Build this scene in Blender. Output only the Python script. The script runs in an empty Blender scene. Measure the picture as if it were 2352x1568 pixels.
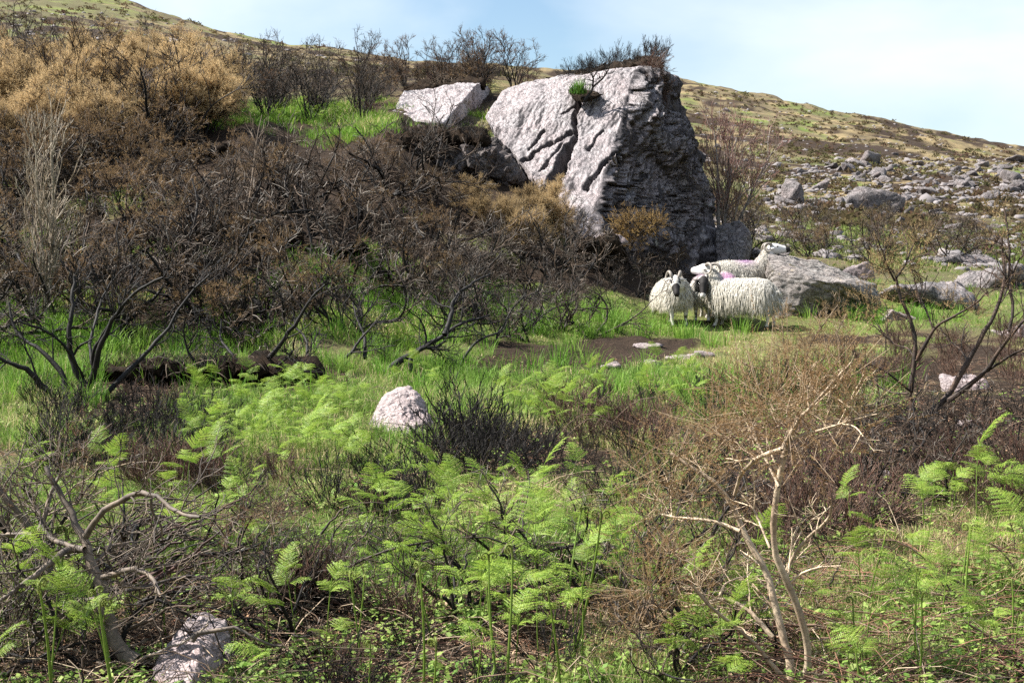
import bpy, bmesh, math, random
import numpy as np
from mathutils import Vector, Matrix

# ------------------------------------------------------------------ camera, sky, sun, exposure
SC = bpy.context.scene
COL = SC.collection
CAM_Z, PITCH, LENS = 1.6, -3.0, 45.0
cam_d = bpy.data.cameras.new('camera'); cam_d.lens = LENS; cam_d.sensor_width = 36.0
cam_d.clip_start = 0.05; cam_d.clip_end = 3000
cam = bpy.data.objects.new('camera', cam_d); COL.objects.link(cam)
cam.location = (0, 0, CAM_Z); cam.rotation_euler = (math.radians(90 + PITCH), 0, 0)
SC.camera = cam

SUN = np.array([-0.64, 0.06, 0.76]); SUN = SUN / np.linalg.norm(SUN)
SUN_EL = math.asin(SUN[2]); SUN_AZ = math.atan2(SUN[0], SUN[1])
world = bpy.data.worlds.new('World'); SC.world = world; world.use_nodes = True
wt = world.node_tree; wt.nodes.clear()
def wn(t, **k):
    n = wt.nodes.new(t)
    for a, b in k.items(): setattr(n, a, b)
    return n
w_out = wn('ShaderNodeOutputWorld'); w_bg = wn('ShaderNodeBackground')
w_sky = wn('ShaderNodeTexSky', sky_type='NISHITA', sun_disc=False, sun_elevation=SUN_EL, sun_rotation=SUN_AZ,
           altitude=200.0, air_density=1.3, dust_density=0.3, ozone_density=3.0)
w_tc = wn('ShaderNodeTexCoord'); w_map = wn('ShaderNodeMapping'); w_map.inputs['Scale'].default_value = (1.0, 1.0, 1.9)
w_map.inputs['Location'].default_value = (0.62, 0.1, 0.35)
w_n = wn('ShaderNodeTexNoise'); w_n.inputs['Scale'].default_value = 2.1; w_n.inputs['Detail'].default_value = 7
w_n.inputs['Roughness'].default_value = 0.5; w_n.inputs['Distortion'].default_value = 0.25
w_r = wn('ShaderNodeValToRGB'); w_r.color_ramp.elements[0].position = 0.37; w_r.color_ramp.elements[1].position = 0.64
w_m = wn('ShaderNodeMix', data_type='RGBA'); w_m.inputs['B'].default_value = (6.4, 7.0, 7.5, 1)
w_bg.inputs['Strength'].default_value = 0.057
L = wt.links.new
L(w_tc.outputs['Generated'], w_map.inputs['Vector']); L(w_map.outputs[0], w_n.inputs['Vector'])
L(w_n.outputs[0], w_r.inputs[0]); L(w_r.outputs[0], w_m.inputs['Factor']); L(w_sky.outputs[0], w_m.inputs['A'])
L(w_m.outputs['Result'], w_bg.inputs[0]); L(w_bg.outputs[0], w_out.inputs[0])
sun_d = bpy.data.lights.new('sun', 'SUN'); sun_d.energy = 5.0; sun_d.angle = math.radians(0.53); sun_d.color = (1.0, 0.955, 0.88)
sun = bpy.data.objects.new('sun', sun_d); COL.objects.link(sun)
sun.rotation_euler = Vector(SUN).to_track_quat('Z', 'Y').to_euler(); sun.location = (-20, 0, 30)
SC.view_settings.view_transform = 'Standard'; SC.view_settings.look = 'None'
SC.view_settings.exposure = 1.52; SC.view_settings.gamma = 1.0; SC.view_settings.use_curve_mapping = False
SC.render.engine = 'CYCLES'
SC.cycles.max_bounces = 5; SC.cycles.diffuse_bounces = 3; SC.cycles.glossy_bounces = 2
SC.cycles.transmission_bounces = 3; SC.cycles.transparent_max_bounces = 4; SC.cycles.caustics_reflective = False
SC.cycles.caustics_refractive = False
SC.cycles.use_denoising = False

# ------------------------------------------------------------------ helpers
RNG = np.random.default_rng(7)
PW, PH = 2352.0, 1568.0
FPX = PW * LENS / 36.0
_cp, _sp = math.cos(math.radians(PITCH)), math.sin(math.radians(PITCH))
def ray(u, v):
    """photo point -> (tx, tz): world X and Z per metre of world depth Y"""
    xc = (np.asarray(u, float) - PW / 2) / FPX; yc = (PH / 2 - np.asarray(v, float)) / FPX
    dy = _cp - yc * _sp; dz = _sp + yc * _cp
    return xc / dy, dz / dy
def at(u, v, d):
    tx, tz = ray(u, v)
    return np.array([tx * d, d + 0 * tx, CAM_Z + tz * d]).T
def project(P):
    x, y, z = P[..., 0], P[..., 1], P[..., 2] - CAM_Z
    f = y * _cp + z * _sp; up = -y * _sp + z * _cp
    f = np.maximum(f, 0.05)
    return PW / 2 + FPX * x / f, PH / 2 - FPX * up / f

_perm = np.random.default_rng(3).permutation(256)
_g = np.random.default_rng(4).normal(size=(256, 3)); _g /= np.linalg.norm(_g, axis=1)[:, None]
def perlin(P):
    P = np.asarray(P, float); i = np.floor(P).astype(int); f = P - i
    w = f * f * f * (f * (f * 6 - 15) + 10); out = np.zeros(P.shape[:-1])
    for dx in (0, 1):
        for dy in (0, 1):
            for dz in (0, 1):
                h = _perm[(_perm[(_perm[(i[..., 0] + dx) & 255] + i[..., 1] + dy) & 255] + i[..., 2] + dz) & 255]
                q = f - np.array([dx, dy, dz])
                k = (w[..., 0] if dx else 1 - w[..., 0]) * (w[..., 1] if dy else 1 - w[..., 1]) * (w[..., 2] if dz else 1 - w[..., 2])
                out += k * (q * _g[h]).sum(-1)
    return out
def fbm(P, octv=4, gain=0.5, lac=2.03):
    P = np.asarray(P, float); a, s = 1.0, 0
    for o in range(octv):
        s = s + a * perlin(P + o * 17.3); a *= gain; P = P * lac
    return s
def unit(v):
    v = np.asarray(v, float); return v / np.maximum(np.linalg.norm(v, axis=-1, keepdims=True), 1e-9)
def smooth(a, b, x):
    t = np.clip((np.asarray(x, float) - a) / (b - a), 0, 1); return t * t * (3 - 2 * t)

def mk_mesh(name, V, F, mat, col=None, smooth_shade=False):
    """V (n,3); F: array (m,3|4) or a list of such arrays; col (n,3) -> colour attribute 'Col'"""
    me = bpy.data.meshes.new(name)
    Fs = [f for f in (F if isinstance(F, list) else [F]) if len(f)]
    V = np.asarray(V, np.float32)
    me.vertices.add(len(V)); me.vertices.foreach_set('co', V.ravel())
    li = np.concatenate([f.ravel() for f in Fs]).astype(np.int32)
    tot = np.concatenate([np.full(len(f), f.shape[1]) for f in Fs]).astype(np.int32)
    st = np.concatenate([[0], np.cumsum(tot)[:-1]]).astype(np.int32)
    me.loops.add(len(li)); me.loops.foreach_set('vertex_index', li)
    me.polygons.add(len(tot)); me.polygons.foreach_set('loop_start', st)
    try: me.polygons.foreach_set('loop_total', tot)
    except Exception: pass
    if smooth_shade: me.polygons.foreach_set('use_smooth', np.ones(len(tot), bool))
    if col is not None:
        c = np.ones((len(V), 4), np.float32); c[:, :3] = col
        a = me.color_attributes.new('Col', 'FLOAT_COLOR', 'POINT'); a.data.foreach_set('color', c.ravel())
    me.update(calc_edges=True); me.validate()
    if mat: me.materials.append(mat)
    return me
def link(name, data, parent=None):
    o = bpy.data.objects.new(name, data); COL.objects.link(o)
    if parent is not None: o.parent = parent
    return o
def tag(o, label=None, cat=None, group=None, kind=None):
    if label: o['label'] = label
    if cat: o['category'] = cat
    if group: o['group'] = group
    if kind: o['kind'] = kind
    return o
def copy_tree(o, parent=None):
    c = o.copy(); COL.objects.link(c)
    if parent is not None: c.parent = parent
    for ch in [x for x in o.children]: copy_tree(ch, c)
    return c

class MB:
    """collects vertices, faces and colours into one mesh"""
    def __init__(s): s.V, s.F3, s.F4, s.C, s.n = [], [], [], [], 0
    def add(s, V, F, col=(1, 1, 1)):
        V = np.asarray(V, float).reshape(-1, 3); F = np.asarray(F, int)
        c = np.asarray(col, float)
        if c.ndim == 1: c = np.tile(c, (len(V), 1))
        s.V.append(V); s.C.append(c); (s.F3 if F.shape[1] == 3 else s.F4).append(F + s.n); s.n += len(V)
    def tubes(s, P, R, sides=4, col=(1, 1, 1)):
        """P (m,n,3) polylines, R (m,n) radii; col (3,), (m,3) or (m,n,3)"""
        P = np.asarray(P, float); R = np.asarray(R, float); m, n, _ = P.shape
        if m == 0: return
        T = np.gradient(P, axis=1); T = unit(T)
        ref = np.where(np.abs(T[:, :1, 2:3]) > 0.9, np.array([1., 0, 0]), np.array([0, 0, 1.]))
        A = unit(np.cross(T, np.broadcast_to(ref, T.shape))); B = np.cross(T, A)
        ang = np.arange(sides) / sides * 2 * np.pi
        ring = P[:, :, None] + R[:, :, None, None] * (A[:, :, None] * np.cos(ang)[:, None] + B[:, :, None] * np.sin(ang)[:, None])
        idx = np.arange(m * n * sides).reshape(m, n, sides)
        a = idx[:, :-1]; b = idx[:, 1:]
        F = np.stack([a, np.roll(a, -1, 2), np.roll(b, -1, 2), b], -1).reshape(-1, 4)
        c = np.asarray(col, float)
        if c.ndim == 1: c = np.broadcast_to(c, (m, n, 3))
        elif c.ndim == 2: c = np.broadcast_to(c[:, None], (m, n, 3))
        c = np.broadcast_to(c[:, :, None], (m, n, sides, 3)).reshape(-1, 3)
        s.add(ring.reshape(-1, 3), F, c)
    def mesh(s, name, mat, smooth_shade=False):
        F = []
        if s.F3: F.append(np.concatenate(s.F3))
        if s.F4: F.append(np.concatenate(s.F4))
        return mk_mesh(name, np.concatenate(s.V), F, mat, np.concatenate(s.C), smooth_shade)

# ------------------------------------------------------------------ materials
class NT:
    def __init__(s, name):
        s.m = bpy.data.materials.new(name); s.m.use_nodes = True; s.t = s.m.node_tree; s.t.nodes.clear()
        s.out = s.n('ShaderNodeOutputMaterial')
    def n(s, t, **k):
        x = s.t.nodes.new(t)
        for a, b in k.items(): setattr(x, a, b)
        return x
    def l(s, a, b): s.t.links.new(a, b)
    def coord(s, kind='Object'): return s.n('ShaderNodeTexCoord').outputs[kind]
    def noise(s, vec, scale, detail=6, rough=0.6, dist=0.0):
        x = s.n('ShaderNodeTexNoise'); x.inputs['Scale'].default_value = scale; x.inputs['Detail'].default_value = detail
        x.inputs['Roughness'].default_value = rough; x.inputs['Distortion'].default_value = dist
        if vec is not None: s.l(vec, x.inputs['Vector'])
        return x.outputs['Fac']
    def ramp(s, fac, stops):
        r = s.n('ShaderNodeValToRGB'); e = r.color_ramp.elements
        while len(e) < len(stops): e.new(0.5)
        for i, (p, c) in enumerate(stops):
            e[i].position = p; e[i].color = (c, c, c, 1) if np.isscalar(c) else (*c, 1)
        s.l(fac, r.inputs[0]); return r.outputs[0]
    def mix(s, f, a, b, blend='MIX'):
        x = s.n('ShaderNodeMix', data_type='RGBA', blend_type=blend)
        for sock, val in (('Factor', f), ('A', a), ('B', b)):
            if hasattr(val, 'links'): s.l(val, x.inputs[sock])
            elif np.isscalar(val): x.inputs[sock].default_value = val if sock == 'Factor' else (val, val, val, 1)
            else: x.inputs[sock].default_value = (*val, 1)
        return x.outputs['Result']
    def math(s, op, a, b=None):
        x = s.n('ShaderNodeMath', operation=op)
        for i, v in enumerate((a, b)):
            if v is None: continue
            if hasattr(v, 'links'): s.l(v, x.inputs[i])
            else: x.inputs[i].default_value = v
        return x.outputs[0]
    def attr(s, name='Col', what='Color'): return s.n('ShaderNodeAttribute', attribute_name=name).outputs[what]
    def bump(s, h, strength=0.5, dist=0.02):
        b = s.n('ShaderNodeBump'); b.inputs['Strength'].default_value = strength; b.inputs['Distance'].default_value = dist
        s.l(h, b.inputs['Height']); return b.outputs[0]
    def done(s, col, rough=0.85, normal=None, transl=None, spec=0.25):
        p = s.n('ShaderNodeBsdfPrincipled')
        if hasattr(col, 'links'): s.l(col, p.inputs['Base Color'])
        else: p.inputs['Base Color'].default_value = (*col, 1)
        if hasattr(rough, 'links'): s.l(rough, p.inputs['Roughness'])
        else: p.inputs['Roughness'].default_value = rough
        p.inputs['Specular IOR Level'].default_value = spec
        if normal is not None: s.l(normal, p.inputs['Normal'])
        o = p.outputs[0]
        if transl:
            t = s.n('ShaderNodeBsdfTranslucent'); mx = s.n('ShaderNodeMixShader'); mx.inputs[0].default_value = transl
            if hasattr(col, 'links'): s.l(col, t.inputs[0])
            else: t.inputs[0].default_value = (*col, 1)
            s.l(o, mx.inputs[1]); s.l(t.outputs[0], mx.inputs[2]); o = mx.outputs[0]
        s.l(o, s.out.inputs['Surface']); return s.m

def veg_mat(name, transl=0.0, rough=0.75, vary=0.25, spec=0.2, grain=0.0):
    """vertex colour times a per-object variation"""
    t = NT(name); c = t.attr()
    r = t.n('ShaderNodeObjectInfo').outputs['Random']
    c = t.mix(1.0, c, t.ramp(r, [(0, 1 - vary), (1, 1.0)]), 'MULTIPLY')
    nrm = None
    if grain:
        n = t.noise(t.coord(), 40, 4, 0.7); c = t.mix(grain, c, t.ramp(n, [(0.3, 0.25), (0.7, 1.0)]), 'MULTIPLY')
        nrm = t.bump(n, 0.5, 0.006)
    return t.done(c, rough, nrm, transl or None, spec)

def rock_mat(name, base=(0.40, 0.355, 0.365), dark=(0.17, 0.145, 0.155), lichen=0.5, char=0.3, stretch=(1, 1, 1), rot=(0, 0, 0), scale=1.0, yellow=0.0, stain=False, pit=0.75, crack=0.72, relief=0.05):
    t = NT(name); mp = t.n('ShaderNodeMapping'); t.l(t.coord(), mp.inputs[0])
    mp.inputs['Scale'].default_value = [x * scale for x in stretch]; mp.inputs['Rotation'].default_value = rot
    raw = t.coord(); v = mp.outputs[0]
    n1 = t.noise(v, 1.6, 8, 0.65, 0.4); n2 = t.noise(v, 9, 8, 0.7, 0.3); n3 = t.noise(raw, 5.5 * scale, 6, 0.75)
    c = t.mix(t.ramp(n1, [(0.3, 0.0), (0.62, 1.0)]), dark, base)
    c = t.mix(t.ramp(n2, [(0.42, pit), (0.58, 0.0)]), c, [x * 0.62 for x in base])
    c = t.mix(t.ramp(t.noise(raw, 2.2 * scale, 4), [(0.4, 0.0), (0.7, 0.5)]), c, (base[0] * 1.02, base[1] * 0.86, base[2] * 0.84))
    if stain:      # dark algae and damp streaks with painted-in shade on the crag's unlit side
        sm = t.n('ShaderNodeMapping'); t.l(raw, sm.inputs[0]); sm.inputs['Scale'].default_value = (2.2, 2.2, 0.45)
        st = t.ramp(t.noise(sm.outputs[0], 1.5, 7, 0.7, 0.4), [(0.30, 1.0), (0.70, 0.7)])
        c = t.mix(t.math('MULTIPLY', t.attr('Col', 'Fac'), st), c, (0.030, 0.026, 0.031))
    li = t.ramp(n3, [(0.60, 0.0), (0.66, 1.0)])
    lm = t.ramp(t.noise(raw, 1.1 * scale, 3, 0.5), [(0.47, 0.0), (0.6, 1.0)])
    c = t.mix(t.math('MULTIPLY', t.math('MULTIPLY', li, lm), lichen), c, (0.56, 0.56, 0.52))
    if yellow:
        c = t.mix(t.math('MULTIPLY', t.ramp(t.noise(raw, 3.1 * scale, 5, 0.7), [(0.62, 0.0), (0.68, 1.0)]), yellow), c, (0.42, 0.33, 0.10))
    ch = t.ramp(t.noise(raw, 1.9 * scale, 7, 0.75, 0.5), [(0.58, 0.0), (0.72, 1.0)])
    c = t.mix(t.math('MULTIPLY', ch, char), c, (0.05, 0.043, 0.042))
    r = t.n('ShaderNodeObjectInfo').outputs['Random']
    c = t.mix(1.0, c, t.ramp(r, [(0, 0.72), (1, 1.06)]), 'MULTIPLY')
    cr = [t.ramp(t.math('ABSOLUTE', t.math('SUBTRACT', t.noise(v, sc, 5, 0.6, 0.6), 0.5)), [(0.0, 0.0), (wd, 1.0)]) for sc, wd in ((1.3, 0.010), (3.7, 0.016), (10.0, 0.02))]
    ck = t.mix(1.0, t.mix(1.0, cr[0], cr[1], 'MULTIPLY'), t.mix(0.6, 1.0, cr[2]), 'MULTIPLY')
    c = t.mix(1.0, c, t.mix(crack, 1.0, ck), 'MULTIPLY')
    h = t.mix(0.5, n2, t.noise(v, 30, 8, 0.75)); h = t.mix(0.35, h, ck)
    return t.done(c, 0.82, t.bump(h, 1.0, relief), spec=0.3)

# ------------------------------------------------------------------ terrain: control points (photo column, photo row, depth in metres)
CP = []
def colm(u, *vd):
    for v, d in vd: CP.append((u, v, d))
near = lambda u, dz=0: colm(u, (1568, 4.5), (1400, 5.2), (1250, 6.1), (1100, 7.7), (1000, 9.2), (900, 11.3))
for u in (0, 400, 800, 1200, 1600): near(u)
colm(-500, (1568, 4.5), (1250, 6.1), (1000, 9.2), (880, 11.5), (760, 13.5), (560, 16), (400, 18.5), (300, 21), (200, 27), (120, 60), (-60, 150), (-150, 260), (0, 600))
colm(0, (800, 13), (740, 14), (600, 15.8), (450, 17.5), (350, 19.3), (285, 22), (235, 26), (190, 34), (110, 75), (0, 150), (-70, 240), (60, 700))
colm(300, (790, 13.3), (600, 15.9), (450, 17.4), (340, 19.4), (275, 22), (235, 26), (195, 34), (120, 75), (60, 130), (10, 210), (110, 700))
colm(560, (860, 12.4), (800, 13.8), (700, 15), (550, 16.6), (400, 18.4), (325, 20), (285, 22), (255, 26), (225, 34), (165, 80), (90, 210), (170, 700))
colm(900, (800, 14), (720, 15.6), (600, 17.2), (460, 18.7), (385, 19.6), (310, 21), (280, 23), (235, 26), (200, 31), (165, 60), (138, 210), (210, 700))
colm(1200, (850, 12.6), (780, 14.6), (680, 17.2), (580, 18.8), (500, 19.8), (380, 21.8), (260, 25), (215, 28), (188, 34), (158, 210), (230, 700))
colm(1500, (850, 12.8), (760, 16.2), (690, 18.6), (630, 20.6), (585, 23), (530, 29), (460, 42), (400, 60), (300, 120), (184, 230), (260, 700))
colm(1760, (1568, 4.5), (1250, 6.0), (1000, 9.0), (900, 10.7), (840, 12.8), (757, 16.7), (700, 19), (630, 23), (565, 32), (500, 45), (450, 60), (380, 92), (320, 125), (270, 165), (221, 230), (300, 700))
colm(2000, (1100, 7.2), (1000, 8.6), (900, 10.2), (830, 12.4), (745, 17), (685, 20), (625, 26), (560, 36), (500, 50), (450, 65), (400, 88), (340, 125), (271, 225), (350, 700))
colm(2352, (1568, 4.5), (1250, 5.9), (1050, 7.4), (950, 8.8), (850, 11.5), (765, 16), (700, 20.5), (640, 27), (560, 40), (480, 60), (420, 88), (380, 130), (345, 210), (420, 700))
colm(2850, (1568, 4.5), (1250, 5.9), (1000, 8.2), (850, 11.5), (760, 16), (700, 21), (630, 29), (560, 42), (500, 65), (450, 110), (430, 200), (500, 700))
CPA = np.array(CP, float)
_tx, _tz = ray(CPA[:, 0], CPA[:, 1])
_N = np.stack([_tx * 5.0, np.log(CPA[:, 2])], 1)
_r = np.linalg.norm(_N[:, None] - _N[None], axis=-1)
_K = np.zeros((len(_N) + 3,) * 2); n_ = len(_N)
_K[:n_, :n_] = -_r - np.eye(n_) * 0.01; _K[:n_, n_] = 1; _K[:n_, n_ + 1:] = _N; _K[n_, :n_] = 1; _K[n_ + 1:, :n_] = _N.T
_W = np.linalg.solve(_K, np.concatenate([_tz, np.zeros(3)]))
def base_z(x, y):
    d = np.maximum(y, 0.01); tx = np.clip(x / d, -0.72, 0.72); de = np.clip(np.hypot(x, y) / np.hypot(1, tx), 4.4, 900)
    Q = np.stack([tx * 5.0, np.log(de)], -1)
    sh = Q.shape[:-1]; Q = Q.reshape(-1, 2); out = np.empty(len(Q))
    for i in range(0, len(Q), 20000):
        q = Q[i:i + 20000]; r = np.linalg.norm(q[:, None] - _N[None], axis=-1)
        out[i:i + 20000] = -r @ _W[:n_] + _W[n_] + q @ _W[n_ + 1:]
    return CAM_Z + de * out.reshape(sh)
TH = np.concatenate([np.linspace(-180, -34, 40)[:-1], np.linspace(-34, 34, 420), np.linspace(34, 180, 40)[1:]]) * math.pi / 180
RR = np.geomspace(0.8, 850, 430)
_th, _rr = np.meshgrid(TH, RR, indexing='ij')
GX, GY = np.sin(_th) * _rr, np.cos(_th) * _rr
thc = np.clip(_th, -0.62, 0.62)
GZ = base_z(np.sin(thc) * _rr, np.cos(thc) * _rr)
_wr = smooth(0.62, math.pi, np.abs(_th)) * 0.5
GZ = GZ * (1 - _wr) + GZ[::-1] * _wr
_P2 = np.stack([GX, GY, 0 * GX], -1)
_far = np.clip(_rr - 30, 0, 200)
_nearf = 1 - 0.5 * smooth(20, 60, _rr)
GZ = GZ + 0.09 * _nearf * fbm(_P2 * 0.8, 3) + 0.035 * _nearf * fbm(_P2 * 3.1 + 9, 3) + 0.010 * _far * fbm(_P2 * 0.045, 4) + 0.0035 * _far * fbm(_P2 * 0.22 + 5, 3)
GZ = GZ + 0.13 * np.abs(fbm(_P2 * 1.7 + 31, 2)) * smooth(12, 15, _rr) * (1 - smooth(28, 34, _rr))
GZ = GZ - (1 - smooth(0.8, 4, _rr)) * 0.05
_lr0, _lrs = math.log(RR[0]), math.log(RR[1] / RR[0])
def ground(x, y):
    x = np.asarray(x, float); y = np.asarray(y, float)
    fi = np.interp(np.arctan2(x, y), TH, np.arange(len(TH))); fj = np.clip((np.log(np.maximum(np.hypot(x, y), RR[0])) - _lr0) / _lrs, 0, len(RR) - 1.001)
    i = np.minimum(fi.astype(int), len(TH) - 2); j = fj.astype(int); a = fi - i; b = fj - j
    return (GZ[i, j] * (1 - a) + GZ[i + 1, j] * a) * (1 - b) + (GZ[i, j + 1] * (1 - a) + GZ[i + 1, j + 1] * a) * b
_ds = np.geomspace(3.2, 420, 700)
def hit(u, v):
    """first ground point seen along photo points (u, v); nan where the ray misses"""
    tx, tz = ray(u, v); tx = np.atleast_1d(tx); tz = np.atleast_1d(tz)
    g = ground(tx[:, None] * _ds, np.broadcast_to(_ds, (len(tx), len(_ds))))
    below = (CAM_Z + tz[:, None] * _ds) < g
    k = np.argmax(below, 1); ok = below.any(1); k = np.maximum(k, 1)
    i = np.arange(len(tx)); f0 = (CAM_Z + tz * _ds[k - 1]) - g[i, k - 1]; f1 = (CAM_Z + tz * _ds[k]) - g[i, k]
    d = _ds[k - 1] + (_ds[k] - _ds[k - 1]) * f0 / np.maximum(f0 - f1, 1e-6)
    P = np.stack([tx * d, d, ground(tx * d, d)], -1); P[~ok] = np.nan
    return P

# ---- what grows where: soft patches on the ground (photo centre, half widths, weight)
GREEN = [(700, 960, 480, 110, .9), (1250, 900, 500, 60, .9), (1100, 1250, 380, 150, .7), (250, 1150, 420, 120, .6), (2150, 1290, 300, 130, .8),
         (1230, 735, 260, 75, 1.3), (40, 800, 260, 110, 1.2), (430, 800, 330, 40, .8), (1700, 745, 260, 36, .8), (660, 290, 260, 50, 1.5),
         (2250, 700, 300, 60, 1.0), (2100, 545, 420, 45, .8), (2350, 600, 160, 60, .9), (150, 620, 90, 40, 1.2), (640, 640, 110, 30, 1.0), (420, 690, 120, 25, 1.1), (880, 560, 60, 30, .9), (750, 1130, 120, 60, .8), (820, 690, 200, 50, .5), (1650, 860, 260, 40, .9), (1900, 870, 220, 40, .8), (2000, 1330, 300, 120, .5), (100, 60, 260, 120, .5)]
BURN = [(450, 872, 330, 38, 1.4), (300, 1460, 480, 130, .45), (880, 1500, 340, 110, .45), (1250, 1335, 240, 60, .9), (2170, 1010, 280, 110, 1.3), (1180, 1045, 200, 50, .9),
        (1800, 1180, 260, 130, .8), (2050, 1480, 420, 110, .7), (1200, 842, 150, 17, 2.2), (1330, 818, 140, 16, 2.2), (1450, 792, 120, 13, 2.2), (450, 560, 800, 190, .55), (1000, 400, 380, 120, .9), (420, 340, 260, 60, 1.2),
        (1400, 620, 260, 40, .8), (950, 200, 500, 40, .25), (2150, 830, 330, 50, .5), (1420, 980, 160, 40, .7), (300, 1000, 300, 50, .6)]
TAN = [(2200, 1250, 330, 110, .8), (1720, 790, 330, 40, .9), (2200, 330, 500, 40, .2), (900, 150, 700, 40, 1.0), (300, 40, 400, 60, .7), (1800, 230, 400, 60, .3), (1350, 1000, 200, 40, .8), (700, 1060, 300, 40, .5), (1150, 1120, 200, 50, .5)]
def patches(lst, u, v):
    s = np.zeros(np.shape(u))
    for a, b, ru, rv, w in lst: s = s + w * np.exp(-((u - a) / ru) ** 2 - ((v - b) / rv) ** 2)
    return s
def zones(P):
    u, v = project(P); front = (P[..., 1] > 2)
    u = np.where(front, u, 1200); v = np.where(front, v, 1500)
    q = P * np.array([1, 1, 0]); n1 = fbm(q * 0.9 + 3, 4); n2 = fbm(q * 0.35 + 7, 4); n3 = fbm(q * 0.05 + 2, 4)
    d = np.hypot(P[..., 0], P[..., 1]); farw = smooth(26, 60, d)
    nn = n1 * (1 - farw) * .9 + (n3 * 1.6 + n2 * .9) * farw
    g = np.clip(.28 - .14 * farw + patches(GREEN, u, v) + nn * 1.1, 0, 1); b = np.clip(.18 * (1 - farw) + .30 * farw + patches(BURN, u, v) - nn * 1.1, 0, 1)
    t = np.clip(.3 - .2 * farw + patches(TAN, u, v) + fbm(q * 0.6 + 40, 3) * .6, 0, 1)
    return g, b, t

def terrain():
    nt, nr = GX.shape
    V = np.stack([GX, GY, GZ], -1)
    g, b, t = zones(V); C = np.stack([g, b, t], -1).reshape(-1, 3)
    i = np.arange(nt * nr).reshape(nt, nr); a = i[:-1, :-1]
    F = np.stack([i[:-1, :-1], i[:-1, 1:], i[1:, 1:], i[1:, :-1]], -1).reshape(-1, 4)
    V = np.concatenate([V.reshape(-1, 3), [[0, 0, float(GZ[:, 0].mean())]]]); C = np.concatenate([C, [[.5, .3, .3]]])
    fan = np.stack([i[:-1, 0], i[1:, 0], np.full(nt - 1, nt * nr)], -1)
    m = NT('ground_cover'); pos = m.coord()
    sp = m.n('ShaderNodeSeparateColor'); m.l(m.attr(), sp.inputs[0])
    na = m.noise(pos, 7, 8, 0.75); nb = m.noise(pos, 0.9, 6, 0.7); nc = m.noise(pos, 30, 6, 0.75); nd = m.noise(pos, 0.13, 8, 0.72, 0.3)
    soil = m.mix(na, (0.006, 0.005, 0.004), (0.06, 0.04, 0.028))
    soil = m.mix(m.ramp(nc, [(.52, 0), (.74, .6)]), soil, (0.16, 0.11, 0.075))
    dry = m.mix(nc, (0.12, 0.085, 0.045), (0.36, 0.28, 0.15))
    grn = m.mix(nb, (0.07, 0.13, 0.022), (0.20, 0.25, 0.055)); grn = m.mix(m.ramp(nc, [(.3, .6), (.6, 0)]), grn, (0.02, 0.04, 0.008))
    c = m.mix(m.ramp(m.math('ADD', sp.outputs[0], m.math('SUBTRACT', na, 0.5)), [(.25, 0), (.6, 1)]), dry, grn)
    c = m.mix(m.math('MULTIPLY', sp.outputs[2], m.ramp(na, [(.4, 0), (.6, .8)])), c, dry)
    heath = m.mix(na, (0.045, 0.037, 0.026), (0.14, 0.115, 0.068))
    c = m.mix(m.ramp(nd, [(.40, 0), (.54, .8)]), c, heath)
    c = m.mix(m.ramp(m.math('ADD', sp.outputs[1], m.math('MULTIPLY', m.math('SUBTRACT', na, 0.5), 0.9)), [(.35, 0), (.65, 1)]), c, soil)
    mat = m.done(c, 0.95, m.bump(m.mix(0.5, na, nc), 1.0, 0.06), spec=0.1)
    o = link('ground', mk_mesh('ground', V, [F, fan], mat, C, True)); tag(o, kind='structure')
terrain()

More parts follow.
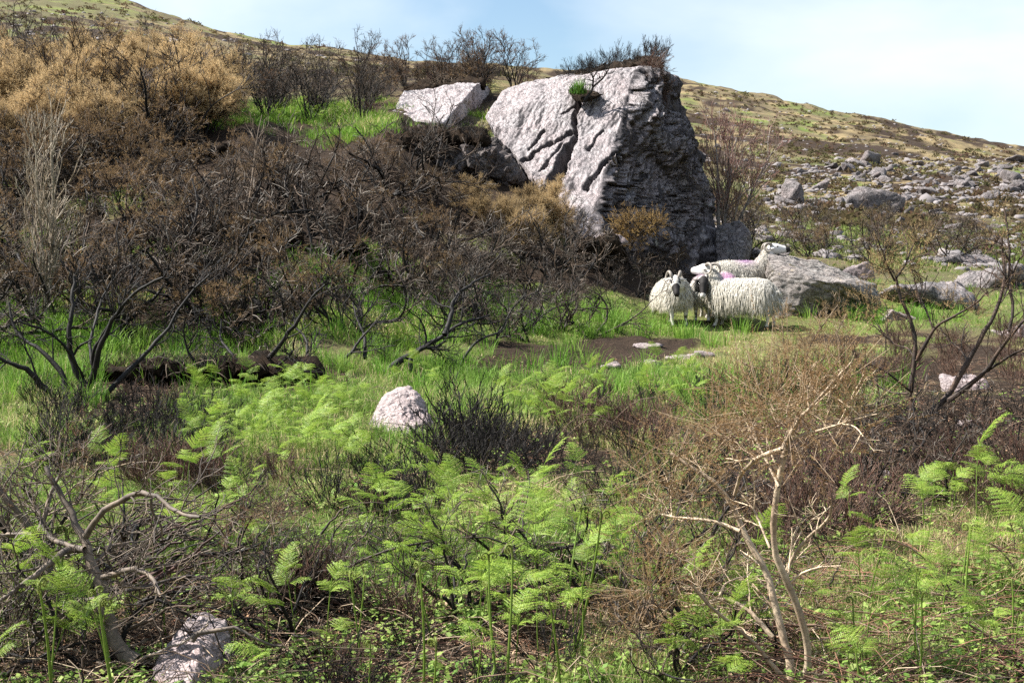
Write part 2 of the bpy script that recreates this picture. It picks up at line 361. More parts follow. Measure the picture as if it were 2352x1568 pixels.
# ------------------------------------------------------------------ rocks
_ico = {}
def ico(level):
    if level not in _ico:
        bm = bmesh.new(); bmesh.ops.create_icosphere(bm, subdivisions=level, radius=1)
        V = np.array([v.co[:] for v in bm.verts]); F = np.array([[v.index for v in f.verts] for f in bm.faces]); bm.free()
        _ico[level] = (unit(V), F)
    return _ico[level]
def hull_planes(P):
    bm = bmesh.new()
    for p in P: bm.verts.new(p)
    bmesh.ops.convex_hull(bm, input=bm.verts)
    bm.normal_update()
    pl = [(np.array(f.normal), float(np.dot(f.normal, f.verts[0].co))) for f in bm.faces]; bm.free()
    return pl
def vnormals(V, F):
    n = np.cross(V[F[:, 1]] - V[F[:, 0]], V[F[:, 2]] - V[F[:, 0]]); N = np.zeros_like(V)
    for k in range(3): np.add.at(N, F[:, k], n)
    return unit(N)
def rock_shape(P, level, sharp=40, amp=0.05, freq=1.5, strata=None, s_amp=0.0, s_freq=6, seed=0, post=None, grain=None, steps=True):
    P = np.asarray(P, float); c = P.mean(0); pl = hull_planes(P - c)
    D, F = ico(level)
    N = np.array([p[0] for p in pl]); dd = np.array([max(p[1], 1e-3) for p in pl])
    q = np.maximum(D @ N.T, 0) / dd; m = q.max(1, keepdims=True); r = 1 / (m[:, 0] * ((q / m) ** sharp).sum(1) ** (1 / sharp))
    V = D * r[:, None]
    nm = vnormals(V, F)
    Q = V + seed * 7.1
    if grain is not None:
        gx = unit(grain); Q = Q - (Q @ gx)[:, None] * gx * 0.62
    def terr(n, k, s=0.3):
        x = n * k; f = np.floor(x); return (f + smooth(0.5 - s, 0.5 + s, x - f)) / k
    if not steps: terr = lambda n, k, s=0: n
    disp = amp * 1.1 * terr(fbm(Q * freq, 4, 0.55), 4.0) + 0.6 * amp * terr(fbm(Q * freq * 2.7 + 50, 3, 0.6), 3.0, 0.2) + 0.16 * amp * fbm(Q * freq * 9, 3, 0.6)
    if strata is not None:
        s = unit(strata); W = V - (V @ s)[:, None] * s
        w = (V @ s) * s_freq + 0.8 * fbm(Q * 0.9, 3)
        rid = 1 - np.abs(perlin(np.stack([w, fbm(W * 0.8 + 3, 2) * 1.2, 0 * w], -1)) * 2)
        disp = disp - s_amp * np.clip(rid, 0, 1) ** 5 + s_amp * 0.6 * perlin(np.stack([w * 2.3, W[:, 0] * 1.1, W[:, 2] * 1.1], -1))
    V = V + nm * disp[:, None]
    if post is not None: V = post(V + c, vnormals(V, F)) - c
    return V, F, c
def rock(name, P, mat, label, level=6, cat='rock', group=None, shade_stain_n=None, **k):
    V, F, c = rock_shape(P, level, **k)
    cl = None
    if shade_stain_n is not None: cl = np.repeat(smooth(-.1, .35, vnormals(V, F) @ unit(shade_stain_n) + .25 * fbm(V * 1.3, 3))[:, None], 3, 1)  # facing-based mask for the painted shade and algae streaks
    o = link(name, mk_mesh(name, V, F, mat, cl, False)); o.location = c
    tag(o, label, cat, group); return o

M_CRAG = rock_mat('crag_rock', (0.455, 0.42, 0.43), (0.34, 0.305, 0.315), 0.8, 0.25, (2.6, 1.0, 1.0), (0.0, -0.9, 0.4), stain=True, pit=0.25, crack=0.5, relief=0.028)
M_ROCK = rock_mat('hill_rock', (0.25, 0.23, 0.23), (0.14, 0.125, 0.128), 0.4, 0.35)
M_PINK = rock_mat('pink_rock', (0.34, 0.29, 0.288), (0.26, 0.215, 0.215), 0.15, 0.12, scale=1.3, pit=0.25, crack=0.35, relief=0.012)
M_BOULDER = rock_mat('boulder_rock', (0.44, 0.41, 0.385), (0.20, 0.175, 0.16), 0.65, 0.25, (1.0, 1.0, 3.5), (0.2, 0.5, 0.0), 1.4, yellow=0.5, relief=0.03)
M_DARK = rock_mat('charred_rock', (0.16, 0.14, 0.135), (0.05, 0.043, 0.04), 0.25, 0.8)

def crag_cuts(V, N):
    u, v = project(V); facing = ((V - np.array([0, 0, CAM_Z])) * N).sum(1) < 0
    nf = unit(np.array([-.36, -.63, .68])); nsh = unit(np.array([.6, -.75, -.1]))
    def seg(p, q, w0, w1):
        p = np.array(p, float); q = np.array(q, float); X = np.stack([u, v], -1)
        wob = 9 * fbm(np.stack([u, v, 0 * u], -1) * 0.03, 3); X = X + wob[:, None]
        t = np.clip(((X - p) @ (q - p)) / ((q - p) @ (q - p)), 0, 1)
        dist = np.linalg.norm(X - (p + t[:, None] * (q - p)), axis=1); return np.clip(1.15 - dist / (1.3 * (w0 + (w1 - w0) * t)), 0, 1)
    cuts = [((1322, 300), (1262, 440), 5, 17, .42), ((1410, 352), (1345, 432), 6, 5, .22), ((1330, 225), (1318, 300), 6, 4, .14), ((1200, 370), (1268, 330), 3, 4, .12), ((1268, 330), (1312, 300), 4, 3, .10),
            ((1335, 235), (1290, 262), 4, 2, .10), ((1215, 345), (1250, 300), 2, 4, .07), ((1385, 300), (1350, 345), 3, 2, .06), ((1240, 395), (1290, 330), 2, 3, .06)]
    disp = np.zeros(len(V))
    lit = (N @ nf) > 0.35
    for p, q, a, b, dpt in cuts: disp += np.where(facing & lit, 1.7 * dpt * seg(p, q, a * .8, b * .8), 0)
    V = V - nf * disp[:, None]
    shd = facing & ~lit & ((N @ nsh) > 0.1)
    cave = 1.0 * np.exp(-((u - 1445) / 60) ** 2 - ((v - 480) / 100) ** 2) + .7 * np.exp(-((u - 1560) / 30) ** 2 - ((v - 470) / 70) ** 2) - .25 * np.exp(-((u - 1500) / 50) ** 2 - ((v - 350) / 60) ** 2)
    V = V - nsh * np.where(shd, cave, 0)[:, None]
    w = smooth(-.05, .35, N @ nsh) * smooth(.5, .2, N @ nf)
    a = V @ unit(np.array([.75, .6, 0])); lean = a * 1.0 - V[:, 2] * .22
    q = np.stack([lean * 1.5, V[:, 2] * .38, 0 * a], -1); rid = np.abs(fbm(q + 3, 3, .55)); n2 = fbm(np.stack([lean * 4.2, V[:, 2] * 1.1, 0 * a], -1) + 8, 3)
    blk = fbm(V * .9 + 20, 2); blk = (np.floor(blk * 4) + smooth(.35, .65, blk * 4 - np.floor(blk * 4))) / 4
    V = V + nsh * (w * (.30 - .75 * rid * .9 + .10 * n2 + .45 * blk))[:, None]
    rs = smooth(.2, .7, N[:, 0]); V[:, 0] += rs * (.28 * perlin(np.stack([V[:, 2] * 1.15, 0 * a + .5, 0 * a], -1)) + .10 * fbm(np.stack([V[:, 2] * 3.5, V[:, 1], 0 * a], -1), 3))
    return V
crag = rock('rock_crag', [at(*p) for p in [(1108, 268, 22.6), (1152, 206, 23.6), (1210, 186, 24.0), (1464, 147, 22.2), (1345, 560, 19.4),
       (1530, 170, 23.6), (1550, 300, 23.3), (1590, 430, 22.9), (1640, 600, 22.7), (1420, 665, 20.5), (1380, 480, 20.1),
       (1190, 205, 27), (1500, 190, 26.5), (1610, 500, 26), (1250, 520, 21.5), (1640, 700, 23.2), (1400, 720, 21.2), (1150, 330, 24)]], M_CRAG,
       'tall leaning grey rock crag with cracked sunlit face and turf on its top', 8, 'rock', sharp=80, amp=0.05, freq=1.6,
       strata=(-.36, -.63, .68), s_amp=0.02, s_freq=2.6, seed=1, post=crag_cuts, grain=(.23, .5, .8), shade_stain_n=(.75, -.6, -.3))
rock('rock_slab', [at(*p) for p in [(925, 214, 25.2), (1100, 188, 25.2), (1018, 282, 22.9), (893, 272, 23.6), (1112, 275, 26), (950, 205, 27.5), (1125, 200, 27.5), (1040, 320, 23.4), (880, 320, 24)]],
     M_CRAG, 'smaller grey rock slab with sunlit top behind the burnt stems', 7, sharp=60, amp=0.06, strata=(.7, .2, .6), s_amp=.03, seed=2)
rock('rock_outcrop', [at(*p) for p in [(905, 330, 20.5), (1090, 318, 20.7), (1160, 370, 20.6), (1215, 440, 20.6), (930, 440, 20.9), (1180, 500, 20.9), (960, 310, 22.5), (1150, 330, 22.5), (905, 460, 22)]],
     M_DARK, 'blackened rock outcrop under a turf ledge left of the crag', 7, sharp=30, amp=0.22, freq=1.6, strata=(.9, .2, .3), s_amp=.08, s_freq=5, seed=3)
rock('boulder', [at(*p) for p in [(1642, 515, 22.4), (1700, 507, 22.2), (1722, 528, 22.0), (1724, 560, 22.0), (1700, 612, 21.8), (1645, 605, 21.9), (1690, 520, 23.5), (1720, 600, 23.2), (1640, 600, 23.3), (1665, 640, 22.2)]],
     M_ROCK, 'squat grey boulder with mossy strip at the foot of the crag', 6, sharp=40, amp=0.06, seed=4)
rock('boulder', [at(*p) for p in [(1758, 588, 18.0), (1788, 578, 18.8), (1880, 597, 18.8), (2012, 652, 18.7), (2026, 690, 18.3), (1785, 630, 17.45), (1880, 640, 17.15), (1950, 655, 17.3),
      (1780, 700, 17.4), (1795, 755, 17.4), (1850, 755, 17.7), (1965, 748, 18.5), (1790, 640, 19.6), (2000, 690, 19.6), (1760, 740, 18.4), (2005, 740, 18.6)]],
     M_BOULDER, 'large long grey boulder with pale sloping top beside the sheep', 7, sharp=90, amp=0.045, freq=1.8, strata=(.25, .15, .95), s_amp=.035, s_freq=7, seed=5)
rock('boulder', [at(*p) for p in [(905, 890, 9.9), (950, 880, 9.9), (985, 925, 9.8), (1005, 1000, 9.5), (1000, 1060, 9.4), (850, 945, 9.7), (838, 1010, 9.4), (845, 1060, 9.3), (900, 1040, 9.15), (960, 1040, 9.2),
      (900, 900, 10.5), (980, 960, 10.5), (850, 1050, 10.2)]], M_PINK, 'rounded pinkish boulder standing up among ferns and charred heather', 7, sharp=14, amp=0.045, freq=2.5, seed=6)
rock('boulder', [at(*p) for p in [(440, 1408, 4.85), (480, 1402, 4.85), (520, 1425, 4.8), (535, 1500, 4.7), (530, 1590, 4.55), (400, 1465, 4.7), (345, 1530, 4.6), (350, 1590, 4.5), (440, 1570, 4.42), (460, 1480, 4.6),
      (450, 1420, 5.1), (520, 1560, 5.0)]], M_PINK, 'angular pinkish grey stone under fallen burnt branches', 6, sharp=50, amp=0.018, freq=5, seed=7)

# ------------------------------------------------------------------ growth helpers
def grow(rng, P, R, count, L, ang=(0.4, 1.0), n=6, wob=0.25, up=0.0, tmin=0.2, tmax=1.0, rs=0.6, rt=0.3, fall=0.5):
    m, n0, _ = P.shape; idx = np.repeat(np.arange(m), count); M = len(idx)
    t = rng.uniform(tmin, tmax, M); f = t * (n0 - 1); k = np.minimum(f.astype(int), n0 - 2); a = (f - k)
    p = P[idx, k] * (1 - a)[:, None] + P[idx, k + 1] * a[:, None]; tan = unit(P[idx, k + 1] - P[idx, k])
    r = R[idx, k] * (1 - a) + R[idx, k + 1] * a
    v = unit(np.cross(tan, rng.normal(size=(M, 3)))); an = rng.uniform(*ang, M)[:, None]
    d = np.cos(an) * tan + np.sin(an) * v; ln = L * rng.uniform(0.55, 1.25, M) * (1 - fall * t)
    out = [p]; bend = rng.normal(size=(M, 3)) * wob * 0.6
    for s in range(1, n):
        d = unit(d + bend * 0.5 + wob * rng.normal(size=(M, 3)) * 0.7 + np.array([0, 0, up])); p = p + d * (ln / (n - 1))[:, None]; out.append(p)
    return np.stack(out, 1), (r * rs)[:, None] * np.linspace(1, rt, n)[None]
def stems(rng, count, spread, lean, L, n=9, wob=0.25, up=0.05, r0=0.02, rt=0.35):
    a = rng.uniform(0, 2 * np.pi, count); b = rng.uniform(0, spread, count); p = np.stack([np.cos(a) * b, np.sin(a) * b, np.full(count, -0.06)], -1)
    le = rng.uniform(*lean, count); a2 = a + rng.normal(size=count) * 0.4
    d = np.stack([np.cos(a2) * np.sin(le), np.sin(a2) * np.sin(le), np.cos(le)], -1); ln = L * rng.uniform(0.65, 1.15, count); out = [p]
    bend = rng.normal(size=(count, 3)) * wob * 0.5
    for s in range(1, n):
        d = unit(d + bend * 0.4 + wob * rng.normal(size=(count, 3)) + np.array([0, 0, up])); p = p + d * (ln / (n - 1))[:, None]; out.append(p)
    return np.stack(out, 1), (r0 * rng.uniform(0.6, 1.2, count))[:, None] * np.linspace(1, rt, n)[None]
def cmix(rng, M, *cols):
    w = rng.dirichlet(np.full(len(cols), 0.7), M); return w @ np.array(cols)
def shoots(mb, rng, p, d, ln, nsp, sl, w, col):
    """spiny shoots: p, d (M,3), each with nsp narrow spines round its axis"""
    M = len(p); d = unit(d); ref = unit(np.cross(d, rng.normal(size=(M, 3)))); b = np.cross(d, ref)
    s = np.broadcast_to(np.linspace(0.0, 1, nsp), (M, nsp)) + rng.normal(size=(M, nsp)) * 0.03
    a = np.arange(nsp) * 2.4 + rng.uniform(0, 6.28, (M, 1)); rad = ref[:, None] * np.cos(a)[..., None] + b[:, None] * np.sin(a)[..., None]
    ln = np.broadcast_to(np.asarray(ln, float), (M,))
    o = p[:, None] + d[:, None] * (s * ln[:, None])[..., None]
    tip = o + (rad * 0.8 + d[:, None] * 0.65) * (sl * rng.uniform(0.6, 1.3, (M, nsp)) * (1 - 0.45 * s))[..., None]
    side = unit(np.cross(rad, d[:, None] + rng.normal(size=(M, nsp, 3)) * 0.5)) * w * 0.5
    V = np.stack([o - side, o + side, tip], 2).reshape(-1, 3)
    c = np.repeat(col * 1.0, nsp * 3, 0) * np.repeat(rng.uniform(0.65, 1.2, M * nsp), 3)[:, None]
    mb.add(V, np.arange(len(V)).reshape(-1, 3), c)
def blades(mb, rng, base, h, w, lean, col, az=None):
    M = len(base); az = rng.uniform(0, 2 * np.pi, M) if az is None else az; le = lean
    o = np.stack([np.cos(az), np.sin(az), 0 * az], -1); sd = np.stack([-np.sin(az), np.cos(az), 0 * az], -1) * (w * 0.5)[:, None]
    fz = rng.uniform(0, 6.28, M); sd = np.stack([np.cos(fz), np.sin(fz), 0 * fz], -1) * (w * 0.5)[:, None]
    up = np.array([0, 0, 1.0]); base = base - up * 0.02
    m = base + up * (h * 0.55 * np.cos(le * 0.6))[:, None] + o * (h * 0.55 * np.sin(le * 0.6))[:, None]
    t = m + up * (h * 0.45 * np.cos(le * 1.7))[:, None] + o * (h * 0.45 * np.sin(le * 1.7))[:, None]
    V = np.stack([base - sd, base + sd, m + sd * 0.8, m - sd * 0.8, t], 1).reshape(-1, 3); k = np.arange(M)[:, None] * 5
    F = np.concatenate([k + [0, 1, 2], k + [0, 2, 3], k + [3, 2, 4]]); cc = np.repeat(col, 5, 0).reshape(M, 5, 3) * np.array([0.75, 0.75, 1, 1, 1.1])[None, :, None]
    mb.add(V, F, cc.reshape(-1, 3))

CHAR = (0.009, 0.008, 0.008); CHAR2 = (0.032, 0.027, 0.025); BROWN = (0.15, 0.105, 0.075); PALE = (0.56, 0.44, 0.31); GREYW = (0.30, 0.27, 0.25); REDW = (0.13, 0.06, 0.045)
M_WOOD = veg_mat('charred_wood', 0, 0.65, 0.4, 0.18)
M_WOODN = veg_mat('weathered_wood', 0, 0.7, 0.1, 0.3, grain=0.75)
M_SPINE = veg_mat('scorched_foliage', 0.45, 0.8, 0.45, 0.15)
M_FERN = veg_mat('bracken_green', 0.42, 0.5, 0.28, 0.3)
M_GRASS = veg_mat('grass_blades', 0.35, 0.6, 0.0, 0.25)
M_LITTER = veg_mat('plant_litter', 0.0, 0.8, 0.0, 0.15)

class Kind:
    def __init__(s, name, cat, *parts): s.name, s.cat, s.parts = name, cat, parts   # parts: (name, mesh, matrix or None)
    def spawn(s, loc, rz=0, sc=1, tilt=(0, 0), label=None, group=None, bare=False):
        if len(s.parts) == 1:
            o = link(s.name, s.parts[0][1])
        else:
            o = link(s.name, None); o.empty_display_size = 0.1
            for nm, me, mx in s.parts:
                c = link(nm, me, o)
                if mx is not None: c.matrix_local = mx
        o.location = loc; o.rotation_euler = (tilt[0], tilt[1], rz); o.scale = (sc,) * 3 if np.isscalar(sc) else sc
        tag(o, label, s.cat, group); return o

_r2 = 0
def spots(u0, u1, v0, v1, n):
    global _r2
    k = np.arange(n) + _r2; _r2 += n + 13
    a = (0.5 + k * 0.7548776662) % 1; b = (0.5 + k * 0.5698402910) % 1
    P = hit(u0 + (u1 - u0) * a, v0 + (v1 - v0) * b)
    return P[~np.isnan(P[:, 0])]
CLEAR = [(925, 1000, 105, 110), (1650, 770, 190, 40), (1900, 770, 130, 40), (1260, 835, 190, 18), (1450, 795, 120, 16), (440, 1540, 110, 90)]
def sow(kinds, zone, n, sc, label, group, seed=0, tilt=0.12, sink=0.0, stretch=None, keep_clear=True):
    rng = np.random.default_rng(seed + 1000)
    for p in spots(*zone, n):
        if keep_clear:
            uu, vv = project(p)
            if any(((uu - a) / c) ** 2 + ((vv - b) / d) ** 2 < 1 for a, b, c, d in CLEAR): continue
        k = kinds[rng.integers(len(kinds))]; s = rng.uniform(*sc)
        k.spawn((p[0], p[1], p[2] - sink), rng.uniform(0, 6.28), s if stretch is None else (s, s, s * stretch), rng.normal(size=2) * tilt, label, group)

# ------------------------------------------------------------------ bush kinds
def burnt_bush(name, seed, n=7, H=1.2, lean=(0.2, 1.0), wob=0.22, up=0.10, r0=0.020, c1=5, c2=5, c3=4, tl=0.5, foliage=0.0, tan=False, pale=0.15, fcol=((0.30, 0.18, 0.075), (0.20, 0.115, 0.055), (0.38, 0.25, 0.11)), spl=0.035, nsp=9, sl=0.10):
    rng = np.random.default_rng(seed); mb = MB()
    A, RA = stems(rng, n, 0.12, lean, H, 10, wob, up, r0)
    B, RB = grow(rng, A, RA, c1, H * tl, (0.3, 0.9), 7, wob, 0.06, 0.25, 1, 0.65, 0.4)
    C, RC = grow(rng, B, RB, c2, H * tl * 0.55, (0.3, 1.0), 5, wob, 0.05, 0.2, 1, 0.6, 0.4)
    D, RD = grow(rng, C, RC, c3, H * tl * 0.28, (0.3, 1.0), 3, wob, 0.05, 0.2, 1, 0.7, 0.5)
    cl = lambda M, *cs: cmix(rng, M, *cs)
    mb.tubes(A, RA, 5, cl(len(A), CHAR, CHAR2)); mb.tubes(B, np.maximum(RB, 0.006), 4, cl(len(B), CHAR, CHAR2, BROWN if pale > .2 else CHAR))
    mb.tubes(C, np.maximum(RC, 0.0042), 3, cl(len(C), CHAR, CHAR, CHAR2, BROWN)); dc = cl(len(D), CHAR, CHAR2, BROWN, BROWN)
    pk = rng.uniform(size=len(D)) < pale; dc[pk] = np.array((0.42, 0.37, 0.32)) * rng.uniform(0.5, 1, (pk.sum(), 1))
    mb.tubes(D, np.maximum(RD, 0.003), 3, dc)
    parts = [('branches', mb.mesh(name + '_branches', M_WOOD), None)]
    if foliage:
        fb = MB(); sel = rng.uniform(size=len(D)) < foliage; E = D[sel]
        high = smooth(0.15, 0.6, E[:, -1, 2] / H); E = E[rng.uniform(size=len(E)) < 0.25 + 0.75 * high]
        for rep in range(3):
            p = E[:, 0] * (1 - rep / 3) + E[:, -1] * (rep / 3); d = unit(E[:, -1] - E[:, 0]) + rng.normal(size=(len(E), 3)) * 0.55 + [0, 0, 0.25]
            shoots(fb, rng, p, d, sl, nsp, spl, 0.008, cmix(rng, len(E), *fcol))
        parts.append(('foliage', fb.mesh(name + '_foliage', M_SPINE), None))
    return Kind(name, 'shrub', *parts)
TANGLE = [burnt_bush('burnt_gorse_bush', 10 + i, 6, 1.3, (0.25, 1.25), 0.30, 0.10, 0.030, 4, 4, 3, 0.6, pale=0.24) for i in range(4)]
BROWNY = [burnt_bush('scorched_gorse_bush', 20 + i, 7, 1.2, (0.2, 1.0), 0.26, 0.1, 0.018, 4, 4, 4, 0.55, foliage=0.5, pale=0.2,
          fcol=((0.30, 0.19, 0.095), (0.20, 0.125, 0.065), (0.42, 0.29, 0.15)), nsp=9) for i in range(3)]
UPRIGHT = [burnt_bush('burnt_gorse_bush', 30 + i, 9, 1.7, (0.0, 0.55), 0.14, 0.06, 0.017, 4, 4, 3, 0.42, foliage=(0, 0, .12)[i], pale=0.05,
           fcol=((0.10, 0.06, 0.04), (0.07, 0.045, 0.035), (0.12, 0.08, 0.05))) for i in range(3)]
TANG = [burnt_bush('scorched_gorse_bush', 40 + i, 9, 1.25, (0.1, 0.95), 0.2, 0.12, 0.02, 6, 6, 5, 0.5, foliage=0.8, pale=0.1, nsp=13, spl=0.042, sl=0.16,
        fcol=((0.64, 0.46, 0.24), (0.52, 0.36, 0.17), (0.74, 0.57, 0.33))) for i in range(4)]
TIPPED = [burnt_bush('burnt_gorse_bush', 50 + i, 7, 1.5, (0.05, 0.65), 0.16, 0.08, 0.018, 4, 4, 3, 0.42, foliage=0.35, pale=0.05,
          fcol=((0.15, 0.085, 0.05), (0.10, 0.06, 0.04), (0.20, 0.12, 0.06))) for i in range(2)]

def heather(name, seed, n=22, H=0.42, cols=(CHAR, CHAR2, CHAR), lean=(0.0, 0.95), r0=0.0042, leafy=None):
    rng = np.random.default_rng(seed); mb = MB()
    A, RA = stems(rng, n, 0.14, lean, H, 6, 0.13, 0.06, r0, 0.6)
    B, RB = grow(rng, A, RA, 4, H * 0.42, (0.15, 0.6), 4, 0.15, 0.08, 0.3, 1, 0.75, 0.5)
    C, RC = grow(rng, B, RB, 2, H * 0.22, (0.2, 0.7), 3, 0.15, 0.08, 0.3, 1, 0.8, 0.5)
    for Q, W in ((A, RA), (B, np.maximum(RB, .0024)), (C, np.maximum(RC, .0018))): mb.tubes(Q, W, 3, cmix(rng, len(Q), *cols))
    if leafy is not None:
        fb = MB(); shoots(fb, rng, C[:, 0], C[:, -1] - C[:, 0], 0.06, 8, 0.012, 0.006, cmix(rng, len(C), *leafy))
        return Kind(name, 'heather', ('twigs', mb.mesh(name + '_twigs', M_WOOD), None), ('foliage', fb.mesh(name + '_foliage', M_SPINE), None))
    return Kind(name, 'heather', ('twigs', mb.mesh(name + '_twigs', M_WOOD), None))
HEATH = [heather('heather_clump', 60 + i) for i in range(3)]
HEATHR = [heather('heather_clump', 65 + i, 26, 0.42, (CHAR2, REDW, BROWN), (0, 0.6), leafy=((0.13, 0.055, 0.045), (0.10, 0.05, 0.035), (0.20, 0.10, 0.06))) for i in range(2)]
HEATHB = [heather('heather_clump', 68 + i, 26, 0.40, (CHAR2, BROWN, REDW), (0.1, 0.95), 0.0034) for i in range(2)]

# ------------------------------------------------------------------ bracken
def frond(seed, fine=True, Lf=0.42, droop=0.9, curl=3.0, npair=15):
    rng = np.random.default_rng(seed); mb = MB(); ns = 40
    s = np.linspace(0, 1, ns); phi = 0.55 - droop * s - curl * np.maximum(0, s - 0.72) ** 2 * 4
    dx = np.cos(phi) * Lf / ns; dz = np.sin(phi) * Lf / ns
    rx = np.cumsum(dx) - dx[0]; rz = np.cumsum(dz) - dz[0]; ry = 0.02 * np.sin(s * 3 + seed)
    R = np.stack([rx, ry, rz], -1)
    g1 = (0.26, 0.40, 0.05); g2 = (0.17, 0.31, 0.035); g3 = (0.38, 0.48, 0.09)
    mb.tubes(R[None, ::4], np.linspace(0.0026, 0.0007, len(R[::4]))[None], 3, (0.22, 0.33, 0.06))
    sp = np.linspace(0.06, 0.97, npair); k = (sp * (ns - 1)).astype(int)
    for side in (-1, 1):
        for i, kk in enumerate(k):
            T = unit(R[min(kk + 1, ns - 1)] - R[max(kk - 1, 0)]); S = np.array([0, side, 0.0]); N = np.cross(T, S) * side
            l = 0.50 * Lf * (1 - sp[i]) ** 0.85 * min(1, sp[i] / 0.05 * 0.5 + 0.5) * rng.uniform(0.85, 1.1) + 0.006
            d0 = unit(S * 0.86 + T * 0.45 + N * rng.uniform(-.1, .25)); c = cmix(rng, 1, g1, g2, g3)[0]
            npn = max(3, int(l / 0.013)) if fine else max(2, int(l / 0.035))
            t = np.linspace(0, 1, npn + 1); ax = R[kk] + d0 * (t * l)[:, None] - np.array([0, 0, 1.0]) * (0.30 * l * t ** 2)[:, None] + T * (0.12 * l * t ** 2)[:, None]
            w = np.minimum(0.165 * l, 0.46 * Lf / npair) * (1 - t) ** 0.6 + 0.0015
            E = unit(np.cross(d0, N)) 
            a = ax[:-1]; b = ax[1:]
            for sg in (-1, 1):
                q = (a + b) / 2 + sg * E * w[:-1, None] + d0 * (w[:-1, None] * 0.45) + N * rng.normal(size=(npn, 1)) * 0.003 - N * w[:-1, None] * 0.25
                a2 = a + (b - a) * 0.08; b2 = a + (b - a) * (0.80 if fine else 0.95)
                q2 = q + (b - a) * (0.30 if fine else 0.4)
                V = np.stack([a2, b2, q2, q], 1).reshape(-1, 3); F = np.arange(len(V)).reshape(-1, 4)
                mb.add(V, F, np.repeat(c[None] * rng.uniform(0.85, 1.15, (npn, 1)), 4, 0))
    return mb.mesh('frond', M_FERN)
FR_F = [frond(1, True, 0.42, 0.9, 3.0), frond(2, True, 0.36, 1.2, 5.0), frond(3, True, 0.40, 0.5, 2.0), frond(4, True, 0.30, 1.5, 8.0, 12)]
FR_C = [frond(5, False, 0.42, 0.9, 3.0, 12), frond(6, False, 0.36, 1.2, 5.0, 11), frond(7, False, 0.40, 0.6, 2.0, 12)]
def stalk(seed, h, r=0.0042):
    rng = np.random.default_rng(seed); t = np.linspace(0, 1, 8)
    P = np.stack([0.05 * h * np.sin(t * 2 + seed), 0.05 * h * np.cos(t * 2.3 + seed) - 0.05 * h * math.cos(seed), t * (h + 0.05) - 0.05], -1); P[:, 0] -= P[0, 0]; P[:, 1] -= P[0, 1]
    mb = MB(); mb.tubes(P[None], (r * (1 - 0.45 * t))[None], 5, np.array([[(0.20, 0.30, 0.055)]]) * (0.8 + 0.4 * t)[None, :, None]); return mb.mesh('stalk', M_FERN, True), P
def fern_kind(seed, fr, h, nf=3):
    rng = np.random.default_rng(seed + 500); st, P = stalk(seed, h); parts = [('stalk', st, None)]
    a0 = rng.uniform(0, 6.28)
    for i in range(nf):
        top = P[-1] if i == 0 else P[-1 - (i + 1) // 2]
        rz = a0 + (0 if i == 0 else (1.25 if i % 2 else -1.25)) + rng.normal() * 0.2
        mx = Matrix.Translation(top) @ Matrix.Rotation(rz, 4, 'Z') @ Matrix.Rotation(-rng.uniform(-0.1, 0.45) - (0.35 if i == 0 else 0), 4, 'Y') @ Matrix.Rotation(rng.normal() * 0.2, 4, 'X') @ Matrix.Scale((0.62 if i == 0 else 0.5) * rng.uniform(0.75, 1.1), 4)
        parts.append(('frond', fr[rng.integers(len(fr))], mx))
    return Kind('bracken_fern', 'fern', *parts)
FERN_N = [fern_kind(i, FR_F, h, nf) for i, (h, nf) in enumerate([(0.42, 3), (0.34, 3), (0.5, 3), (0.30, 2), (0.38, 4), (0.26, 3)])]
FERN_M = [fern_kind(20 + i, FR_F, h, nf) for i, (h, nf) in enumerate([(0.36, 3), (0.28, 4), (0.42, 3), (0.22, 3), (0.32, 4)])]
def crozier_kind(seed, h):
    rng = np.random.default_rng(seed); st, P = stalk(seed, h, 0.0055); mb = MB()
    for q in range(2):
        a = np.linspace(0, 8.5, 26); r = 0.020 * np.exp(-a * 0.2); az = rng.uniform(0, 6.28)
        loc = np.stack([0.020 - r * np.cos(a), 0 * a, r * np.sin(a) + 0.02 * (a > 0)], -1); R = np.array(Matrix.Rotation(az, 3, 'Z'))
        mb.tubes((loc @ R.T)[None], np.linspace(0.004, 0.0015, 26)[None] * (1 if q == 0 else 0.8), 4, (0.26, 0.33, 0.08))
        for w in range(2): shoots(mb, rng, loc @ R.T, rng.normal(size=(26, 3)), 0.004, 3, 0.006, 0.003, cmix(rng, 26, (0.30, 0.40, 0.08), (0.40, 0.42, 0.12)))
    return Kind('bracken_shoot', 'fern', ('stalk', st, None), ('curled_tip', mb.mesh('curled_tip', M_FERN), Matrix.Translation(P[-1])))
CROZ = [crozier_kind(40 + i, h) for i, h in enumerate((0.34, 0.46, 0.26))]

